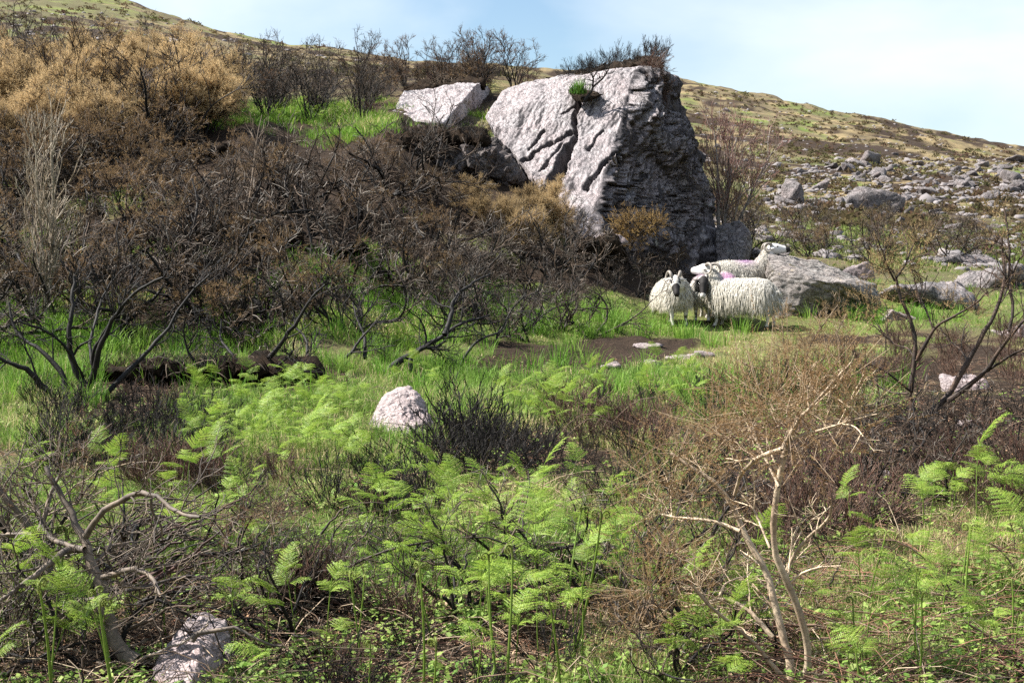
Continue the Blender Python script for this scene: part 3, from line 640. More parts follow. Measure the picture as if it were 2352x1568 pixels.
# ------------------------------------------------------------------ planting: bank and heath
def plant():
    TL = 'tangled leafless burnt gorse bush '; BL = 'burnt gorse bush with brown scorched tips '
    for k, (z, n, m, w) in enumerate([((-60, 330, 470, 830), 12, 8, 'around the pale leafless sapling'), ((330, 700, 420, 640), 8, 5, 'about the black peat hollow on the bank'),
                                      ((330, 700, 640, 800), 7, 3, 'behind the undercut peat bank'), ((700, 1010, 430, 820), 11, 5, 'on the bank below the blackened outcrop')]):
        sow(TANGLE, z, n, (0.7, 1.15), TL + w, 'leafless burnt gorse, bank part %s' % 'abcd'[k], 1 + 100 * k)
        sow(BROWNY, z, m, (0.5, 0.9), BL + w, 'brown tipped gorse, bank part %s' % 'abcd'[k], 3 + 100 * k)
    sow(BROWNY, (-60, 420, 350, 470), 20, (0.5, 0.9), BL + 'just under the golden stand', 'brown tipped gorse under the golden stand', 33)
    sow(BROWNY, (420, 900, 385, 440), 8, (0.35, 0.55), BL + 'under the grassy ledge', 'brown tipped gorse under the ledge', 34)
    sow(TANGLE, (1010, 1330, 580, 790), 20, (0.45, 0.8), 'low burnt gorse bush in the tangle below the grey crag', 'burnt gorse below the crag', 2)
    sow(TANG, (-80, 250, 225, 375), 28, (0.6, 1.0), 'dense golden brown scorched gorse bush high in the stand above the pale sapling', 'golden brown gorse above the sapling', 4)
    sow(TANG, (250, 480, 225, 335), 20, (0.6, 0.95), 'dense golden brown scorched gorse bush above the dark shaded soil bank', 'golden brown gorse above the soil bank', 44)
    sow(TANGLE + UPRIGHT, (20, 470, 235, 350), 12, (0.7, 1.0), 'bare black gorse bush standing within the golden brown stand', 'bare gorse within the golden stand', 345)
    sow(TANG, (1040, 1270, 490, 590), 6, (0.3, 0.5), 'golden brown gorse bush at the foot of the crag face', 'golden gorse at the crag foot', 5)
    sow(UPRIGHT, (470, 900, 225, 285), 22, (0.45, 0.85), 'tall upright burnt gorse bush on the skyline heath', 'upright burnt gorse on the heath', 6)
    sow(TIPPED, (850, 1190, 190, 222), 14, (0.4, 0.85), 'burnt gorse bush with dark brown tips above the rock slab', 'brown tipped gorse above the slab', 7)
    sow(UPRIGHT, (0, 420, 165, 235), 9, (0.7, 1.15), 'tall bare burnt gorse bush rising behind the golden stand', 'bare gorse behind the golden stand', 8)
    sow(TIPPED, (380, 620, 215, 280), 10, (0.5, 0.8), 'burnt gorse bush with dark brown tips beside the golden stand', 'brown tipped gorse beside the golden stand', 9)
    sow(TANGLE, (1380, 1620, 610, 690), 9, (0.3, 0.5), 'small burnt gorse bush under the shaded crag side', 'small gorse under the crag', 10)
    sow(BROWNY, (1440, 1600, 575, 640), 6, (0.3, 0.5), 'small brown scorched gorse bush under the shaded crag side', 'small brown gorse under the crag', 11)
    sow(TANGLE, (1640, 2300, 500, 610), 26, (0.5, 0.9), 'leafless grey brown scrub bush at the foot of the stony hill', 'scrub at the hill foot', 12)
    sow(BROWNY, (1780, 2250, 540, 600), 12, (0.45, 0.75), 'rusty brown scrub bush at the foot of the stony hill', 'rusty scrub at the hill foot', 13)
    for k, (z, n, w) in enumerate([((450, 900, 195, 265), 26, 'among the upright burnt gorse'), ((850, 1300, 172, 215), 24, 'on the heath behind the crag and slab')]):
        sow(HEATH + HEATHB, z, n, (0.7, 1.2), 'dark heather clump ' + w, 'heath heather, part %s' % 'ab'[k], 320 + k)
    sow(BROWNY, (500, 1250, 180, 235), 18, (0.35, 0.65), 'low brown scorched gorse bush on the skyline heath', 'low brown gorse on the heath', 330)
    # heather
    sow(HEATH, (60, 520, 955, 1090), 30, (0.45, 0.85), 'charred heather clump on the grass between the ferns and the dead gorse', 'charred heather on the left', 20)
    sow(HEATH, (960, 1120, 1000, 1110), 9, (0.8, 1.15), 'charred heather clump leaning against the pink boulder', 'charred heather by the pink boulder', 21)
    sow(HEATHB, (1290, 1480, 970, 1050), 7, (0.6, 1.0), 'reddish black heather clump above the bare burnt patch', 'heather above the bare patch', 22)
    sow(HEATH, (1080, 1300, 1020, 1100), 10, (0.5, 0.8), 'low charred heather clump on the bare burnt patch', 'heather on the bare patch', 23)
    sow(HEATH, (1560, 1960, 870, 980), 20, (0.4, 0.75), 'charred heather clump along the path side below the sheep', 'heather below the sheep', 24)
    sow(HEATHR, (1900, 2400, 770, 900), 20, (0.45, 0.75), 'rusty red heather clump behind the dark gorse', 'red heather behind the dark gorse', 25)
    sow(HEATHB, (1690, 2000, 1080, 1290), 9, (0.65, 1.0), 'matted brown heather clump behind the pale gorse stems', 'heather behind the pale gorse', 26)
    sow(HEATH, (860, 1010, 1150, 1200), 6, (0.5, 0.7), 'small charred heather clump amid the young ferns', 'heather amid the ferns', 27)
    sow(HEATHB, (2150, 2400, 1080, 1200), 8, (0.5, 0.8), 'wiry heather clump on the black soil', 'heather on the black soil', 28)
    sow(HEATHB, (330, 560, 1090, 1140), 8, (0.6, 0.9), 'reddish heather clump behind the fallen stems', 'heather behind the fallen stems', 29)
    for k, (z, n, w) in enumerate([((500, 900, 1060, 1180), 9, 'before the fern drift'), ((1060, 1500, 880, 960), 9, 'between the path and the pink boulder'), ((1300, 1700, 1040, 1200), 12, 'beside the brown spiny foliage'),
                                   ((0, 400, 900, 1000), 10, 'under the big gorse skeletons'), ((2000, 2400, 930, 1090), 12, 'on the black soil under the dark gorse'), ((650, 1300, 1420, 1640), 7, 'on the littered ground between the ferns')]):
        sow(HEATH + HEATHB, z, n, (0.35, 0.75), 'scattered charred heather tuft ' + w, 'scattered heather, patch %s' % 'abcdef'[k], 300 + k)
    sow(TANGLE, (-20, 420, 1260, 1580), 7, (0.32, 0.5), 'low black burnt gorse tangle around the dead grey trunk', 'low burnt tangles by the dead trunk', 340)
    sow(TANGLE, (480, 760, 1270, 1480), 4, (0.3, 0.42), 'low black burnt gorse tangle beside the peat hummock', 'low burnt tangles by the hummock', 341)
    sow(TANGLE, (1440, 1720, 1240, 1620), 5, (0.3, 0.42), 'low black burnt gorse tangle under the brown spiny foliage', 'low burnt tangles under the spiny foliage', 342)
    sow(TANGLE, (1960, 2380, 960, 1150), 7, (0.28, 0.42), 'low black burnt gorse tangle on the black soil', 'low burnt tangles on the black soil', 343)
    sow(TANGLE, (850, 1400, 1240, 1420), 5, (0.26, 0.38), 'low black burnt gorse tangle in the open fern grass', 'low burnt tangles in the fern grass', 344)
    sow(HEATHR, (2400, 2850, 780, 1000), 16, (0.5, 0.8), 'rusty red heather clump on the slope beyond the dark gorse', 'red heather beyond the dark gorse', 350)
    sow(HEATHB, (2400, 2850, 1000, 1300), 12, (0.5, 0.85), 'wiry brown heather clump beyond the black soil', 'brown heather beyond the black soil', 351)
    sow(TANGLE, (-450, -60, 470, 830), 12, (0.7, 1.1), 'tangled leafless burnt gorse bush on the bank past the pale sapling', 'leafless gorse past the sapling', 352)
    sow(TANG, (-450, -80, 230, 370), 10, (0.6, 1.0), 'dense golden brown scorched gorse bush at the far end of the stand', 'golden gorse at the stand end', 353)
    # bracken
    FL = 'young bright green bracken fern '
    sow(FERN_N, (2400, 2800, 1200, 1600), 12, (0.5, 0.8), FL + 'on the grass past the brambles', 'bracken past the brambles', 354)
    sow(FERN_M, (-420, -20, 950, 1300), 14, (0.5, 0.85), FL + 'in the grass past the dead trunk', 'bracken past the dead trunk', 355)
    FL = 'young bright green bracken fern '
    sow(FERN_M, (430, 640, 915, 1080), 44, (0.5, 0.85), FL + 'in the drift beside the charred heather', 'bracken drift by the charred heather', 40)
    sow(FERN_M, (640, 840, 900, 1100), 62, (0.5, 0.9), FL + 'in the broad drift beside the pink boulder', 'bracken drift by the pink boulder', 140)
    sow(FERN_M, (840, 1010, 890, 930), 10, (0.5, 0.8), FL + 'behind the pink boulder', 'bracken behind the pink boulder', 141)
    sow(FERN_M, (860, 930, 1100, 1120), 3, (0.4, 0.5), FL + 'in front of the pink boulder', 'bracken before the pink boulder', 142)
    sow(FERN_M, (1120, 1380, 930, 1010), 30, (0.5, 0.85), FL + 'in the patch between two heather clumps', 'bracken patch between the heathers', 41)
    sow(FERN_M, (1480, 1640, 880, 960), 16, (0.5, 0.8), FL + 'by the path below the sheep', 'bracken by the path', 42)
    sow(FERN_N, (820, 1480, 1180, 1440), 58, (0.5, 0.9), FL + 'in the open grass between the two fallen gorse', 'bracken in the open grass', 43)
    sow(FERN_N, (60, 680, 1120, 1330), 26, (0.5, 0.85), FL + 'growing up through the fallen stems', 'bracken among the fallen stems', 44)
    sow(FERN_N, (-30, 260, 1430, 1620), 10, (0.6, 0.9), FL + 'at the foot of the dead gorse trunk', 'bracken at the dead gorse', 45)
    sow(FERN_N, (520, 800, 1430, 1600), 8, (0.55, 0.8), FL + 'beside the black peat hummock', 'bracken by the peat hummock', 46)
    sow(FERN_N, (1040, 1340, 1420, 1640), 12, (0.6, 0.9), FL + 'on the bare littered ground', 'bracken on the littered ground', 47)
    sow(FERN_N, (1520, 1780, 1300, 1640), 14, (0.5, 0.8), FL + 'under the pale gorse stems', 'bracken under the pale gorse', 48)
    sow(FERN_N, (1860, 2400, 1240, 1640), 24, (0.5, 0.8), FL + 'among the dry bramble stems', 'bracken among the brambles', 49)
    sow(FERN_M, (2090, 2350, 1150, 1230), 7, (0.7, 1.0), FL + 'at the edge of the black soil', 'bracken at the black soil', 50)
    sow(FERN_M, (600, 780, 262, 300), 10, (0.6, 0.9), FL + 'on the grassy ledge under burnt gorse', 'bracken on the ledge', 51)
    sow(CROZ, (780, 1400, 1430, 1660), 12, (0.7, 1.2), 'tall bare bracken shoot with curled tip on littered ground', 'curled bracken shoots', 52)
    sow(CROZ, (1900, 2350, 1350, 1600), 8, (0.7, 1.1), 'bracken shoot with curled tip among the dry bramble stems', 'curled shoots among brambles', 53)
    sow(CROZ, (100, 620, 1450, 1640), 8, (0.8, 1.3), 'bracken shoot with curled tip beside the dead gorse', 'curled shoots by the dead gorse', 54)
plant()

# ------------------------------------------------------------------ grass (nobody could count it)
def grass():
    rng = np.random.default_rng(5)
    def tufts(name, zone, n, per, h, w, cols, green_min, spread, label, seed):
        P = []
        while sum(map(len, P)) < n and len(P) < 12:
            q = hit(rng.uniform(zone[0], zone[1], n), rng.uniform(zone[2], zone[3], n)); q = q[~np.isnan(q[:, 0])]
            g, b, t = zones(q); keep = rng.uniform(size=len(q)) < np.clip((g - b * 1.1 - green_min) * 2.2, 0, 1); P.append(q[keep])
        P = np.concatenate(P)[:n]; g, b, t = zones(P); M = len(P)
        base = np.repeat(P, per, 0); off = rng.normal(size=(M * per, 2)) * spread; base[:, :2] += off; base[:, 2] = ground(base[:, 0], base[:, 1])
        sc = np.repeat(rng.uniform(0.5, 1.2, M), per); hh = h * sc * rng.uniform(0.5, 1.2, M * per)
        mixv = np.clip(rng.uniform(-.2, 1, M) * 0.7 + t * 0.65 - g * 0.35, 0, 1); col = np.array(cols[0]) * (1 - mixv)[:, None] + np.array(cols[1]) * mixv[:, None]
        dead = rng.uniform(size=M) < t * 0.5; col[dead] = cols[2]
        col = np.repeat(col, per, 0) * rng.uniform(0.7, 1.25, (M * per, 1))
        mb = MB(); az = np.arctan2(off[:, 1], off[:, 0]) + rng.normal(size=M * per) * 0.5
        blades(mb, rng, base, hh, np.full(M * per, w) * rng.uniform(0.7, 1.3, M * per), rng.uniform(0.1, 0.8, M * per), col, az)
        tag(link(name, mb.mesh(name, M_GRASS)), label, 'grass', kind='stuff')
    G1, G2, G3 = (0.15, 0.27, 0.045), (0.32, 0.36, 0.11), (0.54, 0.44, 0.25)
    tufts('grass', (-450, 2850, 1080, 1660), 26000, 8, 0.085, 0.0036, (G1, G2, G3), -0.25, 0.05, 'short green and straw grass on the open ground in front', 1)
    tufts('grass', (-450, 2850, 830, 1080), 15000, 9, 0.13, 0.006, (G1, G2, G3), 0.0, 0.06, 'green grass around the ferns and heather clumps', 2)
    tufts('grass', (-450, 2850, 600, 840), 13000, 9, 0.055, 0.008, ((0.15, 0.28, 0.035), (0.31, 0.37, 0.08), G3), 0.1, 0.08, 'bright green grass in the hollow and under the sheep', 3)
    tufts('grass', (-40, 1000, 420, 800), 5500, 8, 0.13, 0.010, ((0.13, 0.26, 0.03), (0.28, 0.33, 0.08), G3), 0.05, 0.08, 'patches of green grass showing between the burnt bushes', 6)
    tufts('grass', (400, 1150, 230, 350), 3000, 8, 0.16, 0.014, ((0.15, 0.28, 0.035), (0.3, 0.36, 0.08), G3), 0.2, 0.1, 'green grass on the ledge below the burnt heath', 4)
    tufts('grass', (1600, 2900, 330, 620), 6500, 6, 0.13, 0.03, ((0.11, 0.155, 0.03), (0.21, 0.215, 0.075), (0.36, 0.29, 0.16)), 0.15, 0.5, 'rough grass on the stony hillside', 5)
    # lush tall tussocks
    mb = MB()
    for (u, v, n, sp, h) in [(1220, 735, 60, 1.5, .32), (1080, 700, 30, 0.8, .3), (1330, 760, 30, 1.0, .28), (30, 800, 60, 1.4, .36), (50, 900, 50, 1.2, .36), (350, 815, 30, 1.2, .25), (1000, 790, 30, 1.2, .3), (640, 300, 20, 1.2, .25), (760, 310, 20, 1.0, .25), (2040, 735, 25, .45, .3), (2250, 690, 40, 2.5, .25), (1640, 900, 40, 1.0, .28), (1000, 870, 40, 1.0, .28), (870, 700, 20, .8, .3)]:
        c = hit(np.array([u]), np.array([v]))[0]
        if np.isnan(c[0]): continue
        q = c + np.concatenate([rng.normal(size=(n, 2)) * [sp, sp * .45], np.zeros((n, 1))], 1); b = np.repeat(q, 26, 0); off = rng.normal(size=(len(b), 2)) * 0.05; b[:, :2] += off
        b[:, 2] = ground(b[:, 0], b[:, 1]); cc = np.repeat(cmix(rng, n, (0.14, 0.30, 0.035), (0.24, 0.38, 0.06), (0.08, 0.18, 0.02)), 26, 0)
        blades(mb, rng, b, h * rng.uniform(0.5, 1.1, len(b)), np.full(len(b), 0.007), rng.uniform(0.1, 0.7, len(b)), cc, np.arctan2(off[:, 1], off[:, 0]))
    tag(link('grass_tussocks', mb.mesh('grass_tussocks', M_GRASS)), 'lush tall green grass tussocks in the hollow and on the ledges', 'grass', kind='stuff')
    # litter of dead bits
    P = hit(rng.uniform(-450, 2850, 34000), np.concatenate([rng.uniform(1080, 1660, 21000), rng.uniform(820, 1080, 13000)])); P = P[~np.isnan(P[:, 0])]
    g, b, t = zones(P); P = P[rng.uniform(size=len(P)) < 0.15 + b * 0.9 + t * .2]; M = len(P)
    az = rng.uniform(0, 6.28, M); L_ = rng.uniform(0.03, 0.13, M); d = np.stack([np.cos(az), np.sin(az), rng.normal(size=M) * 0.25], -1)
    q = P + [0, 0, 0.012]; Q = np.stack([q, q + d * (L_ * .5)[:, None] + rng.normal(size=(M, 3)) * .008, q + d * L_[:, None]], 1)
    mb = MB(); mb.tubes(Q, np.outer(rng.uniform(0.0010, 0.0024, M), [1, .9, .6]), 3, cmix(rng, M, (0.30, 0.19, 0.12), (0.06, 0.045, 0.04), (0.42, 0.32, 0.22), (0.22, 0.10, 0.06)))
    for cnt, z, cs in ((900, (-60, 2420, 1100, 1650), (CHAR, CHAR2, REDW, PALE)), (500, (1650, 2420, 1250, 1650), (REDW, (0.30, 0.16, 0.10), CHAR2)), (500, (-60, 900, 1200, 1650), (CHAR, CHAR2, BROWN)), (500, (1900, 2420, 880, 1200), (CHAR, CHAR2, BROWN)), (500, (200, 1900, 880, 1120), (CHAR, CHAR2, BROWN))):
        S = hit(rng.uniform(z[0], z[1], cnt), rng.uniform(z[2], z[3], cnt)); S = S[~np.isnan(S[:, 0])]; m_ = len(S); az = rng.uniform(0, 6.28, m_); ln = rng.uniform(.12, .55, m_) ; rise = rng.uniform(-.02, .35, m_)
        dd = np.stack([np.cos(az), np.sin(az), rise], -1) * ln[:, None]; bow = np.stack([0 * az, 0 * az, rng.uniform(0, .07, m_)], -1)
        T = np.stack([S + dd * f + bow * math.sin(math.pi * f) + rng.normal(size=(m_, 3)) * .006 for f in (0, .33, .66, 1)], 1); gz = ground(T[..., 0], T[..., 1]); T[..., 2] = np.maximum(T[..., 2], gz + .006)
        mb.tubes(T, np.outer(rng.uniform(.0012, .0032, m_), [1, .85, .7, .4]), 3, cmix(rng, m_, *cs))
    n = 7000; k = rng.integers(0, M, n); c = P[k] + [0, 0, .015]; a = unit(rng.normal(size=(n, 3)) * [1, 1, .5]); e = unit(np.cross(a, rng.normal(size=(n, 3)) * .5 + [0, 0, 1])); s1 = rng.uniform(.005, .018, (n, 1)); s2 = s1 * rng.uniform(.25, .6, (n, 1))
    V = np.stack([c - a * s1, c + e * s2, c + a * s1, c - e * s2], 1).reshape(-1, 3); mb.add(V, np.arange(4 * n).reshape(-1, 4), np.repeat(cmix(rng, n, (0.30, 0.18, 0.10), (0.14, 0.07, 0.045), (0.45, 0.34, 0.24)), 4, 0))
    tag(link('dead_litter', mb.mesh('dead_litter', M_LITTER)), 'litter of dead twigs and leaves on the ground', 'litter', kind='stuff')
grass()
def herbs():
    rng = np.random.default_rng(8); mb = MB(); n = 6800
    P = hit(rng.uniform(-450, 2850, n), np.concatenate([rng.uniform(1080, 1650, n * 3 // 4), rng.uniform(900, 1080, n - n * 3 // 4)])); P = P[~np.isnan(P[:, 0])]; P = P[fbm(P * [1.6, 1.6, 0] + 60, 3) > -.05]; M = len(P); per = 6
    b = np.repeat(P, per, 0); az = rng.uniform(0, 6.28, M * per); r = rng.uniform(.008, .04, M * per); c = b + np.stack([np.cos(az) * r, np.sin(az) * r, rng.uniform(.01, .07, M * per)], -1)
    d = unit(np.stack([np.cos(az), np.sin(az), rng.normal(size=M * per) * .4], -1)); e = unit(np.cross(d, [0, 0, 1.0] + rng.normal(size=(M * per, 3)) * .35)); s = rng.uniform(.008, .022, (M * per, 1))
    V = np.stack([c - d * s, c + e * s * .55, c + d * s, c - e * s * .55], 1).reshape(-1, 3); mb.add(V, np.arange(len(V)).reshape(-1, 4), np.repeat(np.repeat(cmix(rng, M, (0.10, 0.20, 0.03), (0.20, 0.31, 0.06), (0.30, 0.36, 0.10)), per, 0) * rng.uniform(.75, 1.2, (M * per, 1)), 4, 0))
    tag(link('leafy_herbs', mb.mesh('leafy_herbs', M_GRASS)), 'small green leafy herbs covering the ground between the ferns', 'herbs', kind='stuff')
herbs()

# ------------------------------------------------------------------ sheep
M_SKIN = veg_mat('sheep_hide', 0, 0.7, 0.0, 0.2)
M_WOOL = veg_mat('sheep_wool', 0.25, 0.9, 0.0, 0.1)
M_HORN = veg_mat('sheep_horn', 0, 0.5, 0.0, 0.4)
M_EYE = veg_mat('sheep_eye', 0, 0.15, 0.0, 0.6)
def loft(mb, sec):
    """sec: list of (centre(3), axis(3), ry, rz) -> closed tube with elliptical rings"""
    k = 16; n = len(sec); ang = np.arange(k) / k * 2 * np.pi; V = []
    for c, ax, ry, rz in sec:
        ax = unit(ax); y = unit(np.cross([0, 0, 1.0], ax)) if abs(ax[2]) < 0.95 else np.array([0, 1.0, 0]); z = np.cross(ax, y)
        V.append(np.asarray(c) + np.outer(np.cos(ang) * ry, y) + np.outer(np.sin(ang) * rz, z))
    V = np.concatenate(V + [[sec[0][0]], [sec[-1][0]]]); i = np.arange(n * k).reshape(n, k); a, b = i[:-1], i[1:]
    F = np.stack([a, np.roll(a, -1, 1), np.roll(b, -1, 1), b], -1).reshape(-1, 4); mb.add(V, F)
    c0 = n * k; f1 = np.stack([np.roll(i[0], -1), i[0], np.full(k, c0)], -1); f2 = np.stack([i[-1], np.roll(i[-1], -1), np.full(k, c0 + 1)], -1)
    mb.F3.append(f1 + mb.n - len(V)); mb.F3.append(f2 + mb.n - len(V))
def limb(mb, pts, rad):
    pts = np.asarray(pts, float); ts = np.gradient(pts, axis=0); P = []; R = []
    loft(mb, [(p, t, r, r) for p, t, r in zip(pts, ts, rad)])
def sheep(label, loc, fwd, neck, hdir, face, purple, seed, horn=1.0, legs=None, sc=1.0, droop=1.0, lock=0.13, roll=0.0):
    """local frame: +X forward, Z up. neck = poll position, hdir = muzzle direction"""
    rng = np.random.default_rng(seed); mb = MB(); neck = np.array(neck, float); hd = unit(hdir); X = np.array([1., 0, 0])
    body = [(-.47, .49, .05, .06), (-.44, .49, .12, .13), (-.36, .49, .175, .18), (-.22, .485, .20, .205), (0, .47, .215, .215), (.18, .475, .20, .21), (.32, .50, .155, .185), (.40, .53, .10, .13), (.43, .54, .05, .07)]
    loft(mb, [(np.array([x, 0, z]), X, ry, rz) for x, z, ry, rz in body])
    sh = np.array([.27, 0, .53]); mid = (sh + neck) / 2 + np.array([.03, 0, .02]); back = neck - hd * 0.03
    limb(mb, [sh - (mid - sh) * .3, sh, mid, back], [.12, .15, .115, .07])
    side = unit(np.cross([0, 0, 1.0], hd)); upv = np.cross(hd, side)
    hs = [(-.045, .0, .035, .045), (-.02, .0, .058, .07), (.03, .0, .066, .078), (.08, -.004, .060, .074), (.13, -.012, .046, .058), (.18, -.020, .038, .046), (.215, -.024, .036, .040), (.24, -.027, .028, .030), (.25, -.028, .012, .014)]
    HS = 1.18; loft(mb, [(neck + hd * a * HS + upv * b * HS, hd, ry * HS, rz * HS) for a, b, ry, rz in hs])
    lg = dict(fl=(0, 0), fr=(0, 0), hl=(0, 0), hr=(0, 0)); lg.update(legs or {})
    feet = []
    for nm, s in (('fl', 1), ('fr', -1)):
        dx, dy = lg[nm]; y = .105 * s
        limb(mb, [(.27, y * .9, .50), (.28, y, .40), (.285 + dx * .35, y + dy * .3, .27), (.285 + dx * .5, y + dy * .5, .235), (.28 + dx * .9, y + dy * .9, .09), (.295 + dx, y + dy, .05), (.315 + dx, y + dy, .0)], [.075, .06, .034, .034, .022, .026, .032])
    for nm, s in (('hl', 1), ('hr', -1)):
        dx, dy = lg[nm]; y = .11 * s
        limb(mb, [(-.30, y * .8, .52), (-.27, y, .42), (-.26 + dx * .2, y * 1.1, .34), (-.36 + dx * .6, y + dy * .5, .235), (-.37 + dx * .65, y + dy * .6, .20), (-.355 + dx * .95, y + dy * .9, .08), (-.345 + dx, y + dy, .05), (-.325 + dx, y + dy, .0)], [.10, .095, .07, .036, .032, .022, .026, .032])
    limb(mb, [(-.44, 0, .56), (-.50, 0, .50), (-.52, 0, .40), (-.515, 0, .32)], [.04, .045, .04, .02])
    tmp = bpy.data.objects.new('tmp', mb.mesh('tmp', None)); COL.objects.link(tmp)
    md = tmp.modifiers.new('r', 'REMESH'); md.mode = 'VOXEL'; md.voxel_size = 0.011; md2 = tmp.modifiers.new('s', 'SMOOTH'); md2.iterations = 2; md2.factor = 0.5
    me = bpy.data.meshes.new_from_object(tmp.evaluated_get(bpy.context.evaluated_depsgraph_get())); tm = tmp.data
    bpy.data.objects.remove(tmp); bpy.data.meshes.remove(tm)
    n = len(me.vertices); V = np.empty(n * 3, np.float32); me.vertices.foreach_get('co', V); V = V.reshape(-1, 3).astype(float)
    N = np.empty(n * 3, np.float32); me.vertices.foreach_get('normal', N); N = N.reshape(-1, 3).astype(float)
    rel = (V - neck) / HS; s = rel @ hd; lat = rel @ side; hu = rel @ upv
    ishead = (s > -.03) & (np.abs(lat) < .11) & (np.abs(hu) < .12) & (s < .3)
    legz = (V[:, 2] < .30) & ~ishead
    C = np.tile((0.52, 0.49, 0.45), (n, 1)) * (0.9 + 0.15 * fbm(V * 30, 2))[:, None]
    nz = fbm(V * 22 + seed, 3); blk = np.array((0.018, 0.016, 0.016))
    C[legz & (nz > .22)] = (0.07, 0.06, 0.055); C[(V[:, 2] < .035)] = (0.05, 0.042, 0.036)
    if face == 'black':
        C[ishead] = blk; C[ishead & (s > .205)] = (0.45, 0.43, 0.41)
    elif face == 'patched':
        C[ishead & (s > .12 + .03 * nz)] = blk; C[ishead & (hu > .02) & (np.abs(lat) > .028) & (s > .02) & (s < .10) & (nz > -.25)] = blk
    else:
        C[ishead] = (0.58, 0.57, 0.56); C[ishead & (s > .222)] = (0.10, 0.085, 0.08) if face == 'white' else (0.03, 0.026, 0.025)
        if face == 'darknose': C[ishead & (s > .185)] = blk
    pc, pr, pcol = purple; pw = np.exp(-(((V - np.array(pc)) / pr) ** 2).sum(1))
    notskin = ~ishead & (V[:, 2] > .3); C[notskin] = C[notskin] * (1 - pw[notskin, None]) + np.array(pcol) * pw[notskin, None]
    a = me.color_attributes.new('Col', 'FLOAT_COLOR', 'POINT'); cc = np.ones((n, 4), np.float32); cc[:, :3] = C; a.data.foreach_set('color', cc.ravel())
    me.polygons.foreach_set('use_smooth', np.ones(len(me.polygons), bool)); me.materials.clear(); me.materials.append(M_SKIN)
    root = link('sheep', None); root.location = loc; root.rotation_euler = (0, 0, math.atan2(fwd[1], fwd[0])); root.scale = (sc,) * 3
    tag(root, label, 'sheep', 'sheep huddled by the boulder'); link('body', me, root)
    # fleece: hanging locks over trunk and neck
    ok = ~ishead & (V[:, 2] > .30) & ~((s > -.06) & (np.linalg.norm(rel, axis=1) < .09))
    legtop = (V[:, 2] < .40) & (np.abs(N[:, 2]) < .3) & (np.abs(V[:, 1]) < .09); ok &= ~legtop
    ids = np.flatnonzero(ok); M = 12500; k = ids[rng.integers(0, len(ids), M)]; p = V[k] + rng.normal(size=(M, 3)) * .004; nn = N[k]
    ln = lock * rng.uniform(.55, 1.25, M) * (0.55 + 0.75 * smooth(.62, .42, p[:, 2])); clump = np.stack([fbm(p * 14 + 5, 2), fbm(p * 14 + 25, 2), 0 * ln], -1)
    topness = smooth(0.3, 0.95, nn[:, 2])[:, None]
    d = unit(nn * (0.55 + .5 * topness) + np.array([-.22, 0, 0]) + clump * .5 + rng.normal(size=(M, 3)) * .14 + topness * np.sign(p[:, 1:2] + .001) * np.array([0, .5, 0]))
    pts = [p - nn * .01]; q = p
    for i in range(4):
        d = unit(d + np.array([0, 0, -.62 * droop])); q = q + d * (ln / 4)[:, None]; pts.append(q)
    Q = np.stack(pts, 1); wd = unit(np.cross(Q[:, 2] - Q[:, 0], nn)) * (.0029 * rng.uniform(.7, 1.4, M))[:, None]
    wprof = np.array([1, 1.05, .9, .65, .12])[None, :, None]; Lf = Q - wd[:, None] * wprof; Rt = Q + wd[:, None] * wprof
    VV = np.stack([Lf, Rt], 2).reshape(-1, 3); i0 = np.arange(M)[:, None] * 10 + np.arange(4)[None] * 2; i0 = i0.ravel()
    F = np.stack([i0, i0 + 1, i0 + 3, i0 + 2], -1)
    base = np.array((0.62, 0.60, 0.56)); tipc = np.array((0.60, 0.54, 0.42)); tt = np.array([0, .1, .3, .6, 1.0])
    lc = base * (1 - tt[:, None] * .8) + tipc * tt[:, None] * .8; lc = np.repeat(lc[None], M, 0) * rng.uniform(.72, 1.08, (M, 1, 1))
    pw = np.exp(-(((p - np.array(pc)) / pr) ** 2).sum(1))[:, None, None]; lc = lc * (1 - pw) + np.array(pcol) * pw
    fb = MB(); fb.add(VV, F, np.repeat(lc.reshape(-1, 3), 2, 0)); link('fleece', fb.mesh('fleece', M_WOOL, True), root)
    # horns, ears, eyes
    for sg in (-1, 1):
        if horn:
            t = np.linspace(0, 1, 40); a = t * 4.7 * min(1, horn + .2); r = .088 * horn * (1 - .35 * t)
            o = neck + hd * .0 + upv * .064 + side * sg * .036
            H = o + upv * (r * np.sin(a + .6) - r[0] * math.sin(.6))[:, None] - hd * (r[0] * math.cos(.6) - r * np.cos(a + .6))[:, None] * -1 * -1 + side * sg * (.015 + .10 * horn * t)[:, None]
            rad = .021 * (1 - t) ** .8 + .004; rad = rad * (1 + .07 * np.sin(t * 120))
            hb = MB(); hb.tubes(H[None], rad[None], 8, np.array([[(0.33, 0.29, 0.25)]]) * (0.5 + .6 * t)[None, :, None]); link('horn', hb.mesh('horn', M_HORN, True), root)
        eb = MB(); t = np.linspace(0, 1, 7); e0 = neck + hd * .015 + upv * .024 + side * sg * .064; ax = unit(side * sg * .9 + upv * (-.15) - hd * .3)
        loft(eb, [(e0 + ax * .105 * q, ax, .004 + .026 * math.sin(math.pi * min(1, q * .9 + .1)), .005) for q in t])
        eb.C = [np.tile(blk * 2 if face == 'black' else np.array((.5, .48, .46)), (len(eb.V[0]), 1))]; link('ear', eb.mesh('ear', M_SKIN, True), root)
        yb = MB(); D, F = ico(2); yb.add(neck + hd * .088 + upv * .031 + side * sg * .062 + D * .013, F, (0.02, 0.015, 0.01)); link('eye', yb.mesh('eye', M_EYE, True), root)
    return root
def stand(u, v):
    return hit(np.array([float(u)]), np.array([float(v)]))[0]
PUR = (0.38, 0.22, 0.40); PINK = (0.56, 0.32, 0.50)
